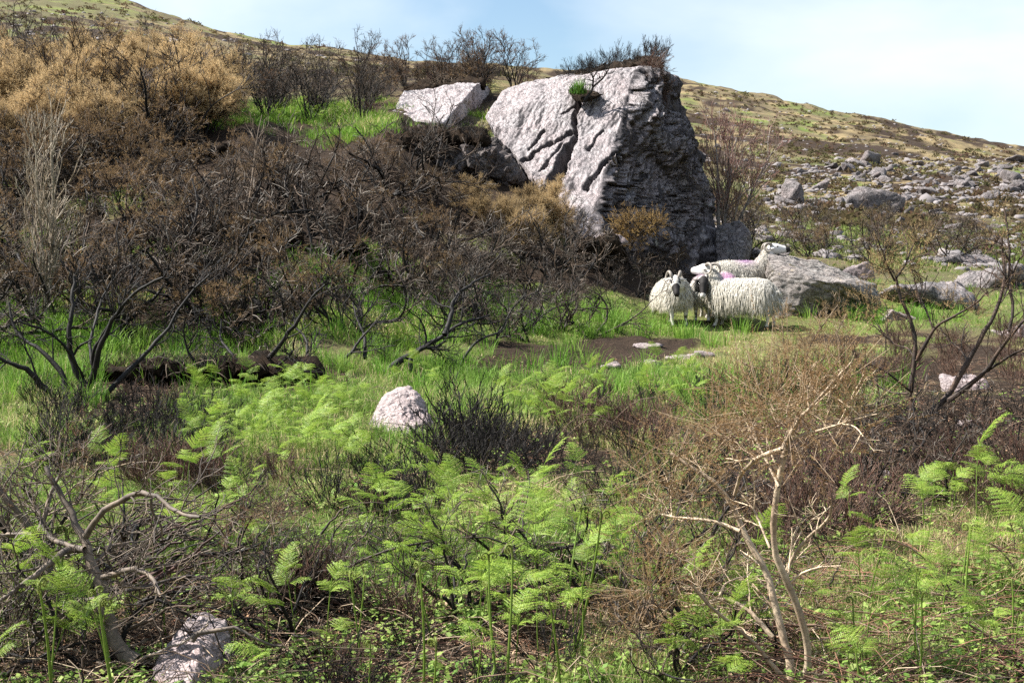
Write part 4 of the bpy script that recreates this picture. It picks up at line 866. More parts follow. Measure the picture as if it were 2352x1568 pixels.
p = stand(1545, 750); sheep('white sheep with black muzzle and curled horns standing alert, leftmost of the flock', p, (.16, -.98), (.43, -.10, .66), (.74, -.10, -.60), 'patched', ((.2, 0, .72), .09, PUR), 1, 0.85, dict(hl=(-.10, -.02), hr=(-.16, -.05), fr=(.05, 0)), 0.92, .9, .085)
p = stand(1626, 738); sheep('black faced sheep with lowered head and purple mark on its neck', p, (-.40, -.9), (.44, .06, .60), (.62, .10, -.74), 'black', ((.27, 0, .68), .12, PUR), 2, 0.0, dict(fl=(.06, 0)), 0.90, .9, .10)
p = stand(1645, 733); sheep('woolly sheep with bright pink rump standing between its neighbours', p, (-.25, .97), (.50, 0, .50), (.7, 0, -.7), 'white', ((-.42, .02, .58), .16, PINK), 3, 0.6, None, 0.92, .9, .10)
p = stand(1700, 753); sheep('shaggy long fleeced white faced sheep with curled horn, chin raised', p, (-.88, .42), (.47, .0, .80), (.93, -.35, .10), 'white', ((.22, 0, .72), .07, PINK), 4, 0.95, dict(hl=(-.06, 0), hr=(-.10, .02), fl=(.03, 0)), 0.93, 1.15, .13)
p = stand(1702, 703); sheep('horned sheep with dark nose resting its head over the boulder', p, (.88, .10), (.46, 0, .86), (.95, -.10, .10), 'darknose', ((.05, 0, .72), .14, PUR), 5, 0.8, None, 0.96, .9, .09)

# ------------------------------------------------------------------ traced shrubs: branches followed point by point, each at its own depth
def resample(P, n):
    P = np.asarray(P, float); t = np.concatenate([[0], np.cumsum(np.linalg.norm(np.diff(P, axis=0), axis=1))]); t /= t[-1]
    s = np.linspace(0, 1, n); Q = np.stack([np.interp(s, t, P[:, k]) for k in range(P.shape[1])], -1)
    for _ in range(2): Q[1:-1] = Q[1:-1] * .5 + (Q[:-2] + Q[2:]) * .25
    return Q
def traced(name, label, base, d0, lines, cols, seed, twig=(5, .35, 4, .16, 3, .08), wob=.22, group=None, cat='shrub', swing=.35, foliage=None, zoff=0.0, minr=.002, sides=7, up=.03):
    """lines: (photo points, base radius, tip radius, depth at start offset, depth at end offset)"""
    rng = np.random.default_rng(seed)
    g = at(*base, d0); g = np.array([g[0], g[1], float(ground(g[0], g[1]))])
    root = link(name, None); root.location = g; root.empty_display_size = .1; tag(root, label, cat, group)
    AP, AR = [], []
    for i, (pts, ra, rb, z0, z1) in enumerate(lines):
        pts = resample(pts, 18); t = np.linspace(0, 1, 18)
        d = d0 + z0 + (z1 - z0) * t + swing * .25 * np.sin(t * rng.uniform(2, 5) + rng.uniform(0, 6)) * t
        P = np.stack([at(u, v, dd) for (u, v), dd in zip(pts, d)])
        P = P + rng.normal(size=P.shape) * ra * .14 * np.clip(t * 4, 0, 1)[:, None]
        r = ra + (rb - ra) * t ** .8; r = r * (1 + .06 * rng.normal(size=18)); AP.append(P - g); AR.append(r)
        mb = MB(); c = cmix(rng, 18, *cols)[None]; mb.tubes((P - g)[None], r[None], sides, c); link('trunk' if i == 0 else 'branch', mb.mesh('branch', M_WOODN, True), root)
    A = np.stack(AP); R = np.stack(AR)
    if twig:
        B, RB = grow(rng, A, R, twig[0], twig[1], (.4, 1.1), 7, wob, up, .3, 1, .42, .35); C, RC = grow(rng, B, RB, twig[2], twig[3], (.4, 1.1), 5, wob, up, .2, 1, .6, .4); D, RD = grow(rng, C, RC, twig[4], twig[5], (.4, 1.1), 3, wob, up, .2, 1, .7, .4)
        mb = MB()
        for Q, W, mn in ((B, RB, minr * 1.5), (C, RC, minr), (D, RD, minr * .75)): mb.tubes(Q, np.clip(W, mn, .02), 3 if mn < minr * 1.4 else 4, cmix(rng, len(Q), *cols))
        tw_o = tag(link('twigs', mb.mesh('twigs', M_WOOD), root), kind='stuff')
        if foliage:
            fb = MB(); cen = [(at(u, v, d0 + dz) - g, rad) for u, v, dz, rad in foliage['at']]; E = np.concatenate([D, C[:, ::2][:, :3]])
            tip = E[:, -1]; w = np.zeros(len(E))
            for c, rad in cen: w = np.maximum(w, np.exp(-((tip - c) ** 2).sum(1) / rad ** 2))
            E = E[rng.uniform(size=len(E)) < np.clip(w * 1.6, 0, 1) * foliage.get('keep', 1)]
            for c, rad in cen:       # spiny sprays that fill each cluster
                m = int(foliage['n'] * (rad / .2) ** 2); q = c + rng.normal(size=(m, 3)) * rad * .5; dirs = unit(q - c + np.array([0, 0, rad * .6]) + rng.normal(size=(m, 3)) * rad * .3)
                shoots(fb, rng, q, dirs, foliage['len'], foliage['nsp'], foliage['sp'], foliage['w'], cmix(rng, m, *foliage['col']))
                mm = m // 3; tw = np.stack([np.repeat(c[None], mm, 0) + (q[:mm] - c) * .2, q[:mm] * .5 + c * .5 + rng.normal(size=(mm, 3)) * rad * .08, q[:mm] + dirs[:mm] * foliage['len']], 1)
                fb.tubes(tw, np.outer(np.full(mm, minr), [1, .8, .5]), 3, cmix(rng, mm, *cols))
            if len(E): shoots(fb, rng, E[:, 0], E[:, -1] - E[:, 0] + rng.normal(size=(len(E), 3)) * .02, foliage['len'], foliage['nsp'], foliage['sp'], foliage['w'], cmix(rng, len(E), *foliage['col']))
            tag(link('foliage', fb.mesh('foliage', M_SPINE), tw_o), kind='stuff')
    return root
Z5 = lambda *p: [(x * .34, 470.4 + y * .34) for x, y in p]
Z6 = lambda *p: [(x * .3702, 988 + y * .3702) for x, y in p]
Z7 = lambda *p: [(752.6 + x * .3702, 988 + y * .3702) for x, y in p]
Z8 = lambda *p: [(1552 + x * .3702, 988 + y * .3702) for x, y in p]
ZB = lambda *p: [(752.6 + x * .34, 517 + y * .34) for x, y in p]
ZR = lambda *p: [(1552 + x * .34, 658.5 + y * .34) for x, y in p]
BLK = (CHAR, CHAR2, CHAR); BLKB = (CHAR, CHAR2, BROWN)
d1 = stand(195, 905)[1]
traced('burnt_gorse_bush', 'big black gorse skeleton with splayed trunks at the left of the dark hollow', (195, 905), d1, [
    (Z5((590, 1300), (590, 1250), (500, 1100), (465, 970), (470, 800), (490, 640), (500, 480)), .038, .012, 0, .1),
    (Z5((590, 1260), (640, 1130), (660, 1000), (760, 760), (900, 600), (980, 540), (1100, 490)), .032, .010, 0, -.4),
    (Z5((430, 1300), (450, 1180), (350, 1050), (260, 960), (130, 900), (80, 800), (60, 660)), .030, .009, 0, .3),
    (Z5((380, 1290), (300, 1240), (180, 1110), (0, 1040), (-80, 990)), .032, .012, 0, -.4),
    (Z5((560, 1160), (450, 960), (380, 900), (300, 840), (130, 790)), .018, .007, 0, -.5),
    (Z5((690, 1310), (900, 1080), (1040, 950), (1160, 800), (1280, 590), (1420, 470)), .026, .008, -.1, .4),
    (Z5((640, 1130), (600, 950), (640, 800), (690, 620), (760, 510)), .018, .008, 0, .6),
    (Z5((640, 1190), (620, 1000), (700, 860), (840, 660), (850, 560)), .020, .007, .0, -.2)], BLK, 101, (4, .55, 4, .28, 3, .12), .25, minr=.003)
d2 = stand(590, 890)[1]
traced('burnt_gorse_bush', 'black gorse skeleton with twisted limbs at the right of the dark hollow', (590, 895), d2, [
    (Z5((1720, 1280), (1740, 1150), (1800, 1060), (1900, 930), (2020, 780), (2100, 620), (2220, 520)), .032, .009, 0, -.3),
    (Z5((1700, 1200), (1640, 1100), (1560, 1000), (1480, 900), (1500, 780)), .022, .008, 0, .4),
    (Z5((1960, 1190), (2060, 1080), (2085, 980), (2060, 880), (1960, 800)), .024, .008, .1, .5),
    (Z5((1400, 1230), (1370, 1120), (1280, 1020), (1240, 880), (1250, 760)), .020, .007, 0, -.2),
    (Z5((1730, 1200), (1860, 1100), (1980, 1000), (1990, 900)), .018, .007, -.1, -.4),
    (Z5((1170, 1250), (1200, 1120), (1300, 1090), (1420, 1060)), .016, .006, -.1, .1)], BLK, 102, (5, .5, 4, .26, 3, .12), .25, minr=.003)
d3 = stand(930, 865)[1]
traced('burnt_gorse_bush', 'burnt gorse with a thick leaning trunk above the fern drift', (930, 868), d3, [
    (ZB((380, 1010), (450, 940), (560, 880), (760, 760), (880, 670), (960, 650), (1100, 610)), .040, .010, 0, .5),
    (ZB((790, 740), (830, 640), (835, 540), (880, 460), (960, 400), (1100, 330)), .032, .008, .2, .7),
    (ZB((560, 980), (560, 900), (640, 820), (720, 830), (800, 780)), .026, .01, 0, .2),
    (ZB((900, 950), (920, 880), (1030, 760), (1170, 730), (1230, 580), (1330, 470)), .016, .006, .3, .6),
    (ZB((250, 900), (255, 760), (200, 640), (170, 520)), .022, .007, .2, .6),
    (ZB((60, 960), (160, 860), (230, 760), (330, 640)), .022, .007, .1, .3)], BLK, 103, (6, .6, 5, .3, 3, .13), .25, minr=.003)
d4 = stand(1320, 760)[1]
traced('burnt_gorse_bush', 'small burnt gorse with several dark and tan stems on the bright grass', (1340, 762), d4, [
    (ZB((1600, 700), (1640, 620), (1690, 550), (1670, 470), (1690, 380)), .022, .006, 0, .2),
    (ZB((1525, 690), (1480, 620), (1450, 550), (1400, 470), (1340, 440)), .018, .006, 0, .4),
    (ZB((1590, 700), (1570, 600), (1540, 520), (1550, 440)), .016, .006, 0, -.2),
    (ZB((1720, 735), (1780, 620), (1830, 540), (1850, 440)), .016, .005, .1, .3),
    (ZB((1800, 755), (1890, 640), (1890, 540), (1840, 470), (1760, 430)), .020, .006, -.1, .1),
    (ZB((1810, 758), (1900, 715), (2000, 670), (2150, 560), (2200, 500)), .016, .005, -.1, -.2)], BLKB, 104, (6, .5, 4, .26, 3, .12), .25, minr=.003)
# pale gorse in front, right
GFOL = ((0.27, 0.165, 0.08), (0.19, 0.115, 0.055), (0.38, 0.26, 0.14))
d5 = stand(1815, 1575)[1]
traced('gorse_bush', 'pale barked dead gorse with forked cream stems and brown spiny foliage', (1815, 1575), d5, [
    (Z8((715, 1640), (712, 1568), (715, 1400), (640, 1180), (590, 950), (560, 840), (450, 720), (400, 620), (370, 430), (300, 370), (80, 210), (-30, 140)), 0.0182, 0.0068, 0, .25),
    (Z8((760, 1640), (800, 1568), (840, 1420), (820, 1280), (740, 1060), (660, 880), (600, 740), (600, 600), (630, 360), (660, 150), (690, 50), (730, -20)), 0.0152, 0.0091, -.05, -.2),
    (Z8((690, 60), (760, -60), (860, -170), (960, -280), (1090, -420)), 0.0076, 0.0038, -.2, -.35),
    (Z8((660, 115), (560, 145), (480, 195), (400, 270), (365, 400)), 0.0076, 0.0061, -.2, .05),
    (Z8((400, 625), (270, 570), (150, 550), (0, 540), (-80, 520)), 0.0076, 0.0038, .1, .3),
    (Z8((680, 890), (740, 760), (820, 660), (940, 565), (975, 500), (955, 440)), 0.0068, 0.0038, -.08, -.3),
    (Z8((585, 730), (530, 600), (480, 480), (410, 400)), 0.0046, 0.0030, -.08, .1),
    (Z8((600, 1280), (480, 1140), (380, 1070), (270, 1030), (190, 1085), (60, 1090)), 0.0099, 0.0046, .02, .15),
    (Z8((690, 1560), (600, 1460), (520, 1350), (400, 1240), (220, 1100), (100, 960)), 0.0091, 0.0046, -.05, -.2),
    (Z8((270, 1030), (300, 950), (400, 910), (520, 900)), 0.0046, 0.0023, .1, .2),
    (Z8((700, 60), (820, 20), (960, -20), (1080, -60), (1250, -100)), 0.0053, 0.0023, -.2, -.4),
    (Z8((640, 350), (600, 260), (540, 150), (500, 60), (470, -60)), 0.0053, 0.0023, -.2, .1),
    (Z8((660, 120), (700, 0), (690, -120), (720, -230)), 0.0061, 0.0023, -.2, -.1)],
    (PALE, (0.66, 0.53, 0.38), (0.36, 0.26, 0.18)), 105, (3, .22, 3, .12, 2, .06), .18, swing=.12, minr=.0014, up=.05,
    foliage=dict(at=[(1840, 930, -.2, .20), (1930, 870, -.3, .14), (1760, 930, -.1, .20), (1680, 1000, 0, .20), (1880, 990, -.25, .17), (1960, 940, -.35, .12), (1560, 1040, .2, .16), (1600, 1130, .2, .14), (1500, 1100, .3, .12),
        (1480, 1190, .3, .13), (1540, 1270, .15, .15), (1490, 1350, .1, .16), (1600, 1340, .1, .12), (1460, 1440, 0, .14), (1950, 840, -.3, .07), (1720, 880, 0, .12), (1640, 960, .1, .10)],
        n=150, len=.085, nsp=24, sp=.012, w=.0030, col=GFOL, keep=.8))
# small pale spiny sprays below the sheep
d6 = stand(1830, 905)[1]
traced('gorse_bush', 'low straw coloured spiny gorse in front of the large boulder', (1830, 905), d6, [
    ([(1830, 905), (1850, 860), (1855, 800), (1880, 760), (1925, 700)], .010, .004, 0, 0), ([(1830, 905), (1880, 850), (1900, 800), (1945, 722)], .009, .004, 0, -.1), ([(1825, 905), (1815, 860), (1800, 800), (1795, 715)], .009, .004, 0, .1),
    ([(1828, 905), (1790, 870), (1740, 840), (1700, 860)], .007, .003, 0, 0), ([(1835, 905), (1900, 870), (1940, 790), (1960, 745)], .007, .003, 0, -.2)],
    (BROWN, (0.28, 0.20, 0.13), PALE), 106, (4, .25, 3, .13, 2, .07), .15, swing=.1, minr=.0022, up=.08,
    foliage=dict(at=[(1915, 715, 0, .10), (1935, 735, -.1, .09), (1798, 730, .1, .09), (1850, 790, 0, .18), (1890, 760, 0, .14), (1800, 800, 0, .16), (1940, 770, -.2, .10), (1850, 850, 0, .2), (1760, 830, 0, .12), (1710, 850, 0, .08)], n=150, len=.06, nsp=10, sp=.022, w=.005,
        col=((0.46, 0.32, 0.16), (0.34, 0.22, 0.11), (0.55, 0.42, 0.24)), keep=.5))
# dark gorse, right
d7 = stand(2120, 1000)[1]
DK = ((0.045, 0.033, 0.027), (0.13, 0.08, 0.055), (0.03, 0.024, 0.021))
traced('gorse_bush', 'tall dark stemmed burnt gorse tree with tan spiny tips on black soil', (2120, 1000), d7, [
    (ZR((1720, 1090), (1650, 960), (1590, 800), (1580, 700), (1625, 500), (1610, 240), (1500, 70), (1490, -60)), .026, .009, 0, .1),
    (ZR((1625, 500), (1740, 290), (1760, 260), (1900, 190), (2020, 120), (2110, 30)), .013, .005, .03, -.3),
    (ZR((1650, 890), (1720, 850), (1850, 760), (1900, 600), (1980, 510), (2090, 280), (2220, 70), (2230, -100), (2200, -330)), .026, .007, 0, .25),
    (ZR((1840, 770), (1950, 690), (2100, 570), (2210, 390), (2352, 230), (2450, 120)), .020, .008, 0, -.3),
    (ZR((2100, 570), (2250, 470), (2352, 420), (2480, 380)), .011, .005, -.1, -.5),
    (ZR((1625, 500), (1570, 410), (1500, 400), (1420, 350), (1370, 260)), .009, .004, .02, .3),
    (ZR((1580, 700), (1480, 620), (1400, 560), (1250, 500)), .009, .004, 0, -.3),
    (ZR((1570, 720), (1480, 720), (1380, 680), (1240, 570)), .007, .003, 0, .3),
    (ZR((2250, 300), (2290, 130), (2250, 10), (2260, -150), (2240, -420), (2215, -540)), .012, .006, .1, .3),
    (ZR((1980, 510), (1920, 420), (1830, 350), (1790, 280)), .008, .004, .1, .4),
    (ZR((1740, 290), (1690, 150), (1640, 60), (1610, -60)), .008, .004, 0, .2),
    (ZR((1490, -60), (1560, -160), (1590, -260), (1640, -330)), .008, .004, .1, .2), (ZR((1480, -40), (1430, -140), (1400, -230), (1370, -300)), .008, .004, .1, .0), (ZR((2220, 60), (2300, -150), (2400, -300)), .007, .004, .2, .3)],
    DK, 107, (5, .34, 4, .18, 2, .08), .2, swing=.15, minr=.0022, up=.05,
    foliage=dict(at=[(2035, 570, .1, .12), (2025, 620, .1, .12), (2110, 560, .2, .12), (2090, 610, .2, .12), (2000, 700, .3, .14), (2130, 545, .2, .08), (2285, 480, .3, .10), (2300, 540, .3, .10), (2050, 690, .1, .10), (2180, 690, 0, .10), (2240, 720, -.1, .10), (2330, 640, .3, .08)],
        n=170, len=.06, nsp=12, sp=.018, w=.004, col=((0.42, 0.30, 0.15), (0.30, 0.20, 0.10), (0.50, 0.37, 0.19)), keep=.5))
# dead gorse in front, left
d8 = stand(262, 1515)[1]
LOG = ((0.17, 0.14, 0.12), (0.07, 0.058, 0.052), (0.30, 0.23, 0.17))
traced('gorse_bush', 'dead grey gorse trunk with bare crooked limbs beside the pinkish stone', (262, 1515), d8, [
    (Z6((830, 1440), (690, 1330), (665, 1200), (650, 1050), (580, 900), (540, 740), (520, 640), (400, 440), (340, 320), (280, 220)), 0.034, .008, -.08, .1),
    (Z6((530, 660), (600, 540), (700, 450), (890, 375), (960, 400), (1080, 510), (1240, 540)), .014, .006, 0, -.3),
    (Z6((525, 740), (420, 720), (280, 650), (260, 530), (210, 460)), .014, .005, 0, .2),
    (Z6((615, 920), (700, 890), (840, 850), (930, 890), (980, 980), (1000, 1040)), .013, .006, 0, -.3),
    (Z6((420, 1200), (390, 1180), (330, 930), (230, 650), (120, 520), (0, 370), (-60, 300)), .019, .011, .1, .2),
    (Z6((230, 660), (280, 520), (330, 350), (380, 260)), .013, .006, .15, .4), (Z6((235, 660), (150, 640), (0, 655), (-80, 660)), .012, .008, .15, .3),
    (Z6((500, 735), (400, 740), (280, 850), (140, 960), (0, 1060)), .015, .008, .05, -.2), (Z6((600, 1060), (500, 1060), (430, 1180), (360, 1210)), .020, .012, 0, .1),
    (Z6((935, 400), (940, 500), (1000, 580), (1010, 680)), .006, .003, -.15, -.1)],
    LOG, 108, (7, .4, 4, .2, 3, .09), .25, swing=.15, minr=.0016,
    foliage=dict(at=[(170, 1010, .1, .09), (180, 1060, .1, .08), (190, 1140, .1, .07), (20, 1135, .1, .07), (620, 1170, -.2, .12), (560, 1180, -.2, .08), (520, 1230, -.25, .08), (660, 1150, -.2, .07)], n=260, len=.03, nsp=9, sp=.011, w=.0028, col=((0.17, 0.10, 0.06), (0.12, 0.07, 0.045), (0.23, 0.145, 0.085)), keep=.3))

# ------------------------------------------------------------------ loose burnt stems and canes
def cane(name, label, pts, r, cols, seed, d=None, group=None, dz=0.0, cat='stem'):
    rng = np.random.default_rng(seed); P0 = stand(*pts[0]); d0 = P0[1] if d is None else d
    q = resample(pts, 12); t = np.linspace(0, 1, 12); P = np.stack([at(u, v, d0 + dz * tt) for (u, v), tt in zip(q, t)])
    P[:, 2] = np.maximum(P[:, 2], ground(P[:, 0], P[:, 1]) + r); P += rng.normal(size=P.shape) * r * .5
    mb = MB(); mb.tubes((P - P[0])[None], (r * (1 - .6 * t))[None], 5, cmix(rng, 12, *cols)[None]); o = link(name, mb.mesh(name, M_WOODN, True)); o.location = P[0]; tag(o, label, cat, group)
def canes():
    rng = np.random.default_rng(77)
    cane('bare_cane', 'long arching bare black stem over the open grass', Z7((-40, 960), (180, 800), (500, 700), (850, 655), (1050, 645), (1200, 710), (1400, 850), (1560, 915)), .007, (CHAR, CHAR2, BROWN), 1)
    cane('bare_cane', 'crooked bare black stem rising through the ferns', Z7((760, 1060), (1040, 830), (1150, 650), (1200, 560), (1270, 400), (1240, 250)), .008, BLKB, 2, dz=.3)
    cane('bare_cane', 'low dark stem slanting up to the brown spiny foliage', Z7((1300, 1000), (1500, 920), (1750, 850), (2050, 820)), .006, BLKB, 3)
    cane('bare_cane', 'curved burnt stem springing from the peat hummock', Z7((-20, 930), (60, 850), (100, 740), (250, 640), (290, 520)), .007, BLKB, 4)
    cane('bare_cane', 'hooped burnt stem above the peat hummock', Z7((-40, 640), (60, 510), (150, 450), (280, 440), (370, 455)), .006, BLKB, 5, d=6.0)
    for i, (a, b) in enumerate([((100, 1640), (2500, 1150)), ((600, 1560), (1310, 1215)), ((700, 1570), (1240, 1460)), ((860, 1500), (1700, 1440)), ((300, 1650), (900, 1290)), ((1100, 1560), (1500, 1380))][1:]):
        cane('fallen_branch', 'pale fallen branch lying across the pinkish stone', Z6(a, ((a[0] + b[0]) / 2 + rng.normal() * 20, (a[1] + b[1]) / 2 + rng.normal() * 20), b), .009, (PALE, GREYW, (0.22, 0.17, 0.13)), 20 + i, d=4.62 + .04 * i, group='branches across the pinkish stone')
    cane('fallen_branch', 'crooked brown branch arching over the pinkish stone', Z6((1180, 1300), (1260, 1250), (1420, 1230), (1560, 1250), (1640, 1320), (1760, 1330)), .010, LOG, 30, d=4.5)
    for i in range(64):       # sheaf of burnt stems leaning right, left of centre
        u, v = rng.uniform(380, 1000), rng.uniform(560, 1050); l = rng.uniform(300, 700); a = rng.uniform(.35, .75)
        q = [(u + k * l * math.cos(a), v - k * l * math.sin(a) + 90 * k * k * rng.uniform(.0, 1.6)) for k in (0, .33, .66, 1)]
        cane('burnt_cane', 'straight burnt stem in the leaning sheaf behind the dead trunk', Z6(*q), rng.uniform(.004, .0085), (CHAR, CHAR2, REDW), 200 + i, d=stand(q[0][0] * .3702, 988 + q[0][1] * .3702)[1] - rng.uniform(.1, .6), group='leaning sheaf of burnt stems', dz=rng.uniform(-.2, .3))
    for i in range(80):       # dry bramble canes, right corner
        u, v = rng.uniform(1700, 2380), rng.uniform(1330, 1620); l = rng.uniform(90, 420); a = rng.normal() * .28
        q = [(u + (k - .5) * l * math.cos(a), v - (k - .5) * l * math.sin(a) - 18 * rng.uniform(0, 1.5) * math.sin(math.pi * k)) for k in (0, .33, .66, 1)]
        cane('dry_bramble_cane', 'thin dry reddish bramble cane lying on the grass', q, rng.uniform(.0025, .005), (REDW, BROWN, (0.30, 0.17, 0.11), PALE), 400 + i, d=stand(u, min(v + 5, 1600))[1] - .05, group='dry bramble canes')
    for i in range(60):       # upright scorched sticks
        z = [(800, 1500, 1200, 1640), (0, 700, 1250, 1640), (1750, 2380, 1080, 1400), (1450, 1750, 1100, 1500)][i % 4]
        u, v = rng.uniform(z[0], z[1]), rng.uniform(z[2], z[3]); l = rng.uniform(60, 190); a = 1.57 + rng.normal() * .45
        q = [(u + k * l * math.cos(a) + rng.normal() * 6, v - k * l * math.sin(a)) for k in (0, .33, .66, 1)]
        cane('burnt_stick', ['thin black stick standing up between the open ferns', 'thin black stick standing by the dead gorse trunk', 'thin black stick standing on the heather slope', 'thin black stick standing by the pale gorse stems'][i % 4], q, rng.uniform(.003, .006), BLKB, 600 + i, group='standing burnt sticks, patch %s' % 'one two three four'.split()[i % 4])
    for i in range(26):       # arching bramble loops
        u, v = rng.uniform(1350, 2380), rng.uniform(1000, 1420); l = rng.uniform(120, 330); s = rng.choice([-1, 1])
        q = [(u, v), (u + s * l * .3, v - l * .42), (u + s * l * .7, v - l * .45), (u + s * l, v - l * .1)]
        cane('bramble_loop', 'thin arching bare bramble stem over heather and soil', q, rng.uniform(.003, .0045), (REDW, BROWN, (0.30, 0.20, 0.16)), 800 + i, group='arching bramble stems')
canes()

# ------------------------------------------------------------------ bare trees
def tree(name, label, base, top, d0, r, n_b, L_b, cols, seed, spread=(.35, .7), forks=1, tips=None, twn=(5, 4), minr=.004, up=.12, spread_px=45):
    rng = np.random.default_rng(seed); g = at(*base, d0); g[2] = ground(g[0], g[1]); t = np.linspace(0, 1, 14)
    root = link(name, None); root.location = g; tag(root, label, 'tree'); A = []; R = []
    for f in range(forks):
        e = at(top[0] + (rng.normal() * spread_px if f else 0), top[1] + (rng.uniform(0, 70) if f else 0), d0 + rng.normal() * .2) - g
        P = np.outer(t, e) + np.stack([np.sin(t * 5 + seed + f) * .04, np.cos(t * 4 + f) * .04, 0 * t], -1) * t[:, None]; P[0, 2] = -.1; A.append(P); R.append(r * (1 - .8 * t) * (1 if f == 0 else .75))
        mb = MB(); mb.tubes(P[None], R[-1][None], 7, cmix(rng, 14, *cols[:2])[None]); link('trunk', mb.mesh('trunk', M_WOODN, True), root)
    A = np.stack(A); R = np.stack(R)
    B, RB = grow(rng, A, R, n_b, L_b, spread, 8, .09, up, .12, .97, .5, .3, .6); C, RC = grow(rng, B, RB, twn[0], L_b * .45, (.3, .7), 6, .1, up, .2, 1, .6, .4); D, RD = grow(rng, C, RC, twn[1], L_b * .2, (.3, .7), 4, .1, up, .2, 1, .7, .4)
    mb = MB(); tp = cols if tips is None else tips
    mb.tubes(B, np.maximum(RB, minr), 4, cmix(rng, len(B), *cols)); lm_o = link('limbs', mb.mesh('limbs', M_WOOD), root)
    mb = MB(); mb.tubes(C, np.maximum(RC, minr * .7), 3, cmix(rng, len(C), *tp)); mb.tubes(D, np.maximum(RD, minr * .5), 3, cmix(rng, len(D), *tp)); tag(link('twigs', mb.mesh('twigs', M_WOOD), lm_o), kind='stuff')
TW = ((0.42, 0.38, 0.34), (0.30, 0.26, 0.23), (0.24, 0.17, 0.14))
tree('birch_tree', 'bare birch with pale stems and reddish twigs behind the small boulder', (1655, 545), (1640, 290), 26.0, .05, 20, 1.3, TW, 11, (.4, .95), 5, ((0.28, 0.13, 0.11), (0.20, 0.11, 0.09), (0.30, 0.22, 0.19)), (4, 3), .006, .10, 80)
p = stand(105, 700); tree('birch_sapling', 'slender pale leafless sapling on the bank below the golden gorse', (105, 700), (130, 290), p[1] - .8, .030, 34, .75, ((0.40, 0.36, 0.29), (0.30, 0.25, 0.19), (0.24, 0.18, 0.12)), 12, (.25, .6), 2, None, (4, 2), .0045, .14)
p = stand(540, 560); tree('birch_sapling', 'thin brown leafless sapling standing before the dark hollow bank', (545, 565), (608, 265), p[1] - .3, .022, 16, .6, ((0.26, 0.20, 0.15), (0.20, 0.15, 0.11), (0.15, 0.11, 0.08)), 13, (.5, .9), 1, None, (3, 2), .004, .10)

# ------------------------------------------------------------------ peat banks, turf, small rocks
M_PEAT = NT('black_peat'); _n = M_PEAT.noise(M_PEAT.coord(), 9, 8, .75); _m = M_PEAT.noise(M_PEAT.coord(), 40, 6, .75)
M_PEAT = M_PEAT.done(M_PEAT.mix(M_PEAT.ramp(_n, [(.35, 0), (.7, 1)]), (0.006, 0.005, 0.004), (0.05, 0.033, 0.022)), .95, M_PEAT.bump(M_PEAT.mix(.5, _n, _m), 1.0, .06), spec=.1)
def peat(label, pts, seed, amp=.16, freq=2.4, name='peat_bank', cat='bank', level=6):
    P = [at(*q) for q in pts]; o = rock(name, P, M_PEAT, label, level, cat, sharp=14, amp=amp * 1.3, freq=freq, seed=seed, steps=False)
    me = o.data; n = len(me.vertices); V = np.empty(n * 3, np.float32); me.vertices.foreach_get('co', V); V = V.reshape(-1, 3).astype(float); rng = np.random.default_rng(seed)
    size = float(np.ptp(V[:, 0])); k = np.flatnonzero((V[:, 2] > -.1 * np.ptp(V[:, 2])) & (V[:, 1] < .15 * np.ptp(V[:, 1]))); M = int(130 * max(size, .4)); p = V[k[rng.integers(0, len(k), M)]]
    d = unit(rng.normal(size=(M, 3)) * [1, .5, .6] + [0, -.8, .35]); Q = [p]; ln = rng.uniform(.08, .4, M) * min(1, size / 1.2)
    for i in range(4): d = unit(d + rng.normal(size=(M, 3)) * .35 + [0, 0, -.42]); Q.append(Q[-1] + d * (ln / 4)[:, None])
    mb = MB(); mb.tubes(np.stack(Q, 1), np.outer(rng.uniform(.002, .006, M), [1, .9, .8, .6, .3]), 3, cmix(rng, M, CHAR, CHAR2, BROWN, (0.32, 0.25, 0.18))); tag(link('roots', mb.mesh('roots', M_WOOD), o), kind='stuff'); return o
def at_ground(u, v, dd=0.0): return float(stand(u, v)[1]) + dd
dq = at_ground(450, 895)
peat('undercut black peat bank behind the big gorse skeletons', [(190, 852, dq), (450, 838, dq), (700, 852, dq), (720, 880, dq + .5), (180, 890, dq + .5), (450, 900, dq + .4), (200, 848, dq + 1.3), (700, 848, dq + 1.3), (450, 950, dq + 1)], 21)
_rg = np.random.default_rng(15)
for i in range(20): (HEATH + HEATHB)[i % 5].spawn(at(200 + 26 * i, 856 - 14 * math.sin(i / 19 * math.pi) + _rg.uniform(-4, 4), dq + _rg.uniform(.1, .7)), _rg.uniform(0, 6), _rg.uniform(.3, .5), _rg.normal(size=2) * .3, 'charred heather tuft on top of the undercut peat bank', 'heather on the peat bank')
dq = at_ground(520, 560)
peat('black peat hollow with hanging roots halfway up the bank', [(400, 525, dq), (520, 505, dq - .1), (690, 545, dq), (680, 600, dq + .5), (420, 610, dq + .5), (420, 525, dq + 1.2), (660, 540, dq + 1.2)], 22)
dq = at_ground(760, 590)
peat('small black peat overhang right of the hollow', [(680, 565, dq), (840, 560, dq), (850, 610, dq + .4), (690, 620, dq + .4), (700, 565, dq + .8), (830, 560, dq + .8)], 23, .10)
dq = at_ground(1390, 640)
peat('dark overhanging peat lump under the white stone by the crag', [(1310, 565, dq), (1390, 545, dq), (1440, 560, dq), (1440, 610, dq + .4), (1320, 620, dq + .4), (1330, 560, dq + .9), (1430, 560, dq + .9), (1380, 650, dq + .5)], 24, .12)
dq = at_ground(420, 370)
peat('dark shaded soil bank under the golden gorse', [(330, 330, dq), (470, 320, dq), (560, 350, dq), (560, 390, dq + .5), (340, 400, dq + .5), (350, 330, dq + 1.2), (540, 345, dq + 1.2)], 25)
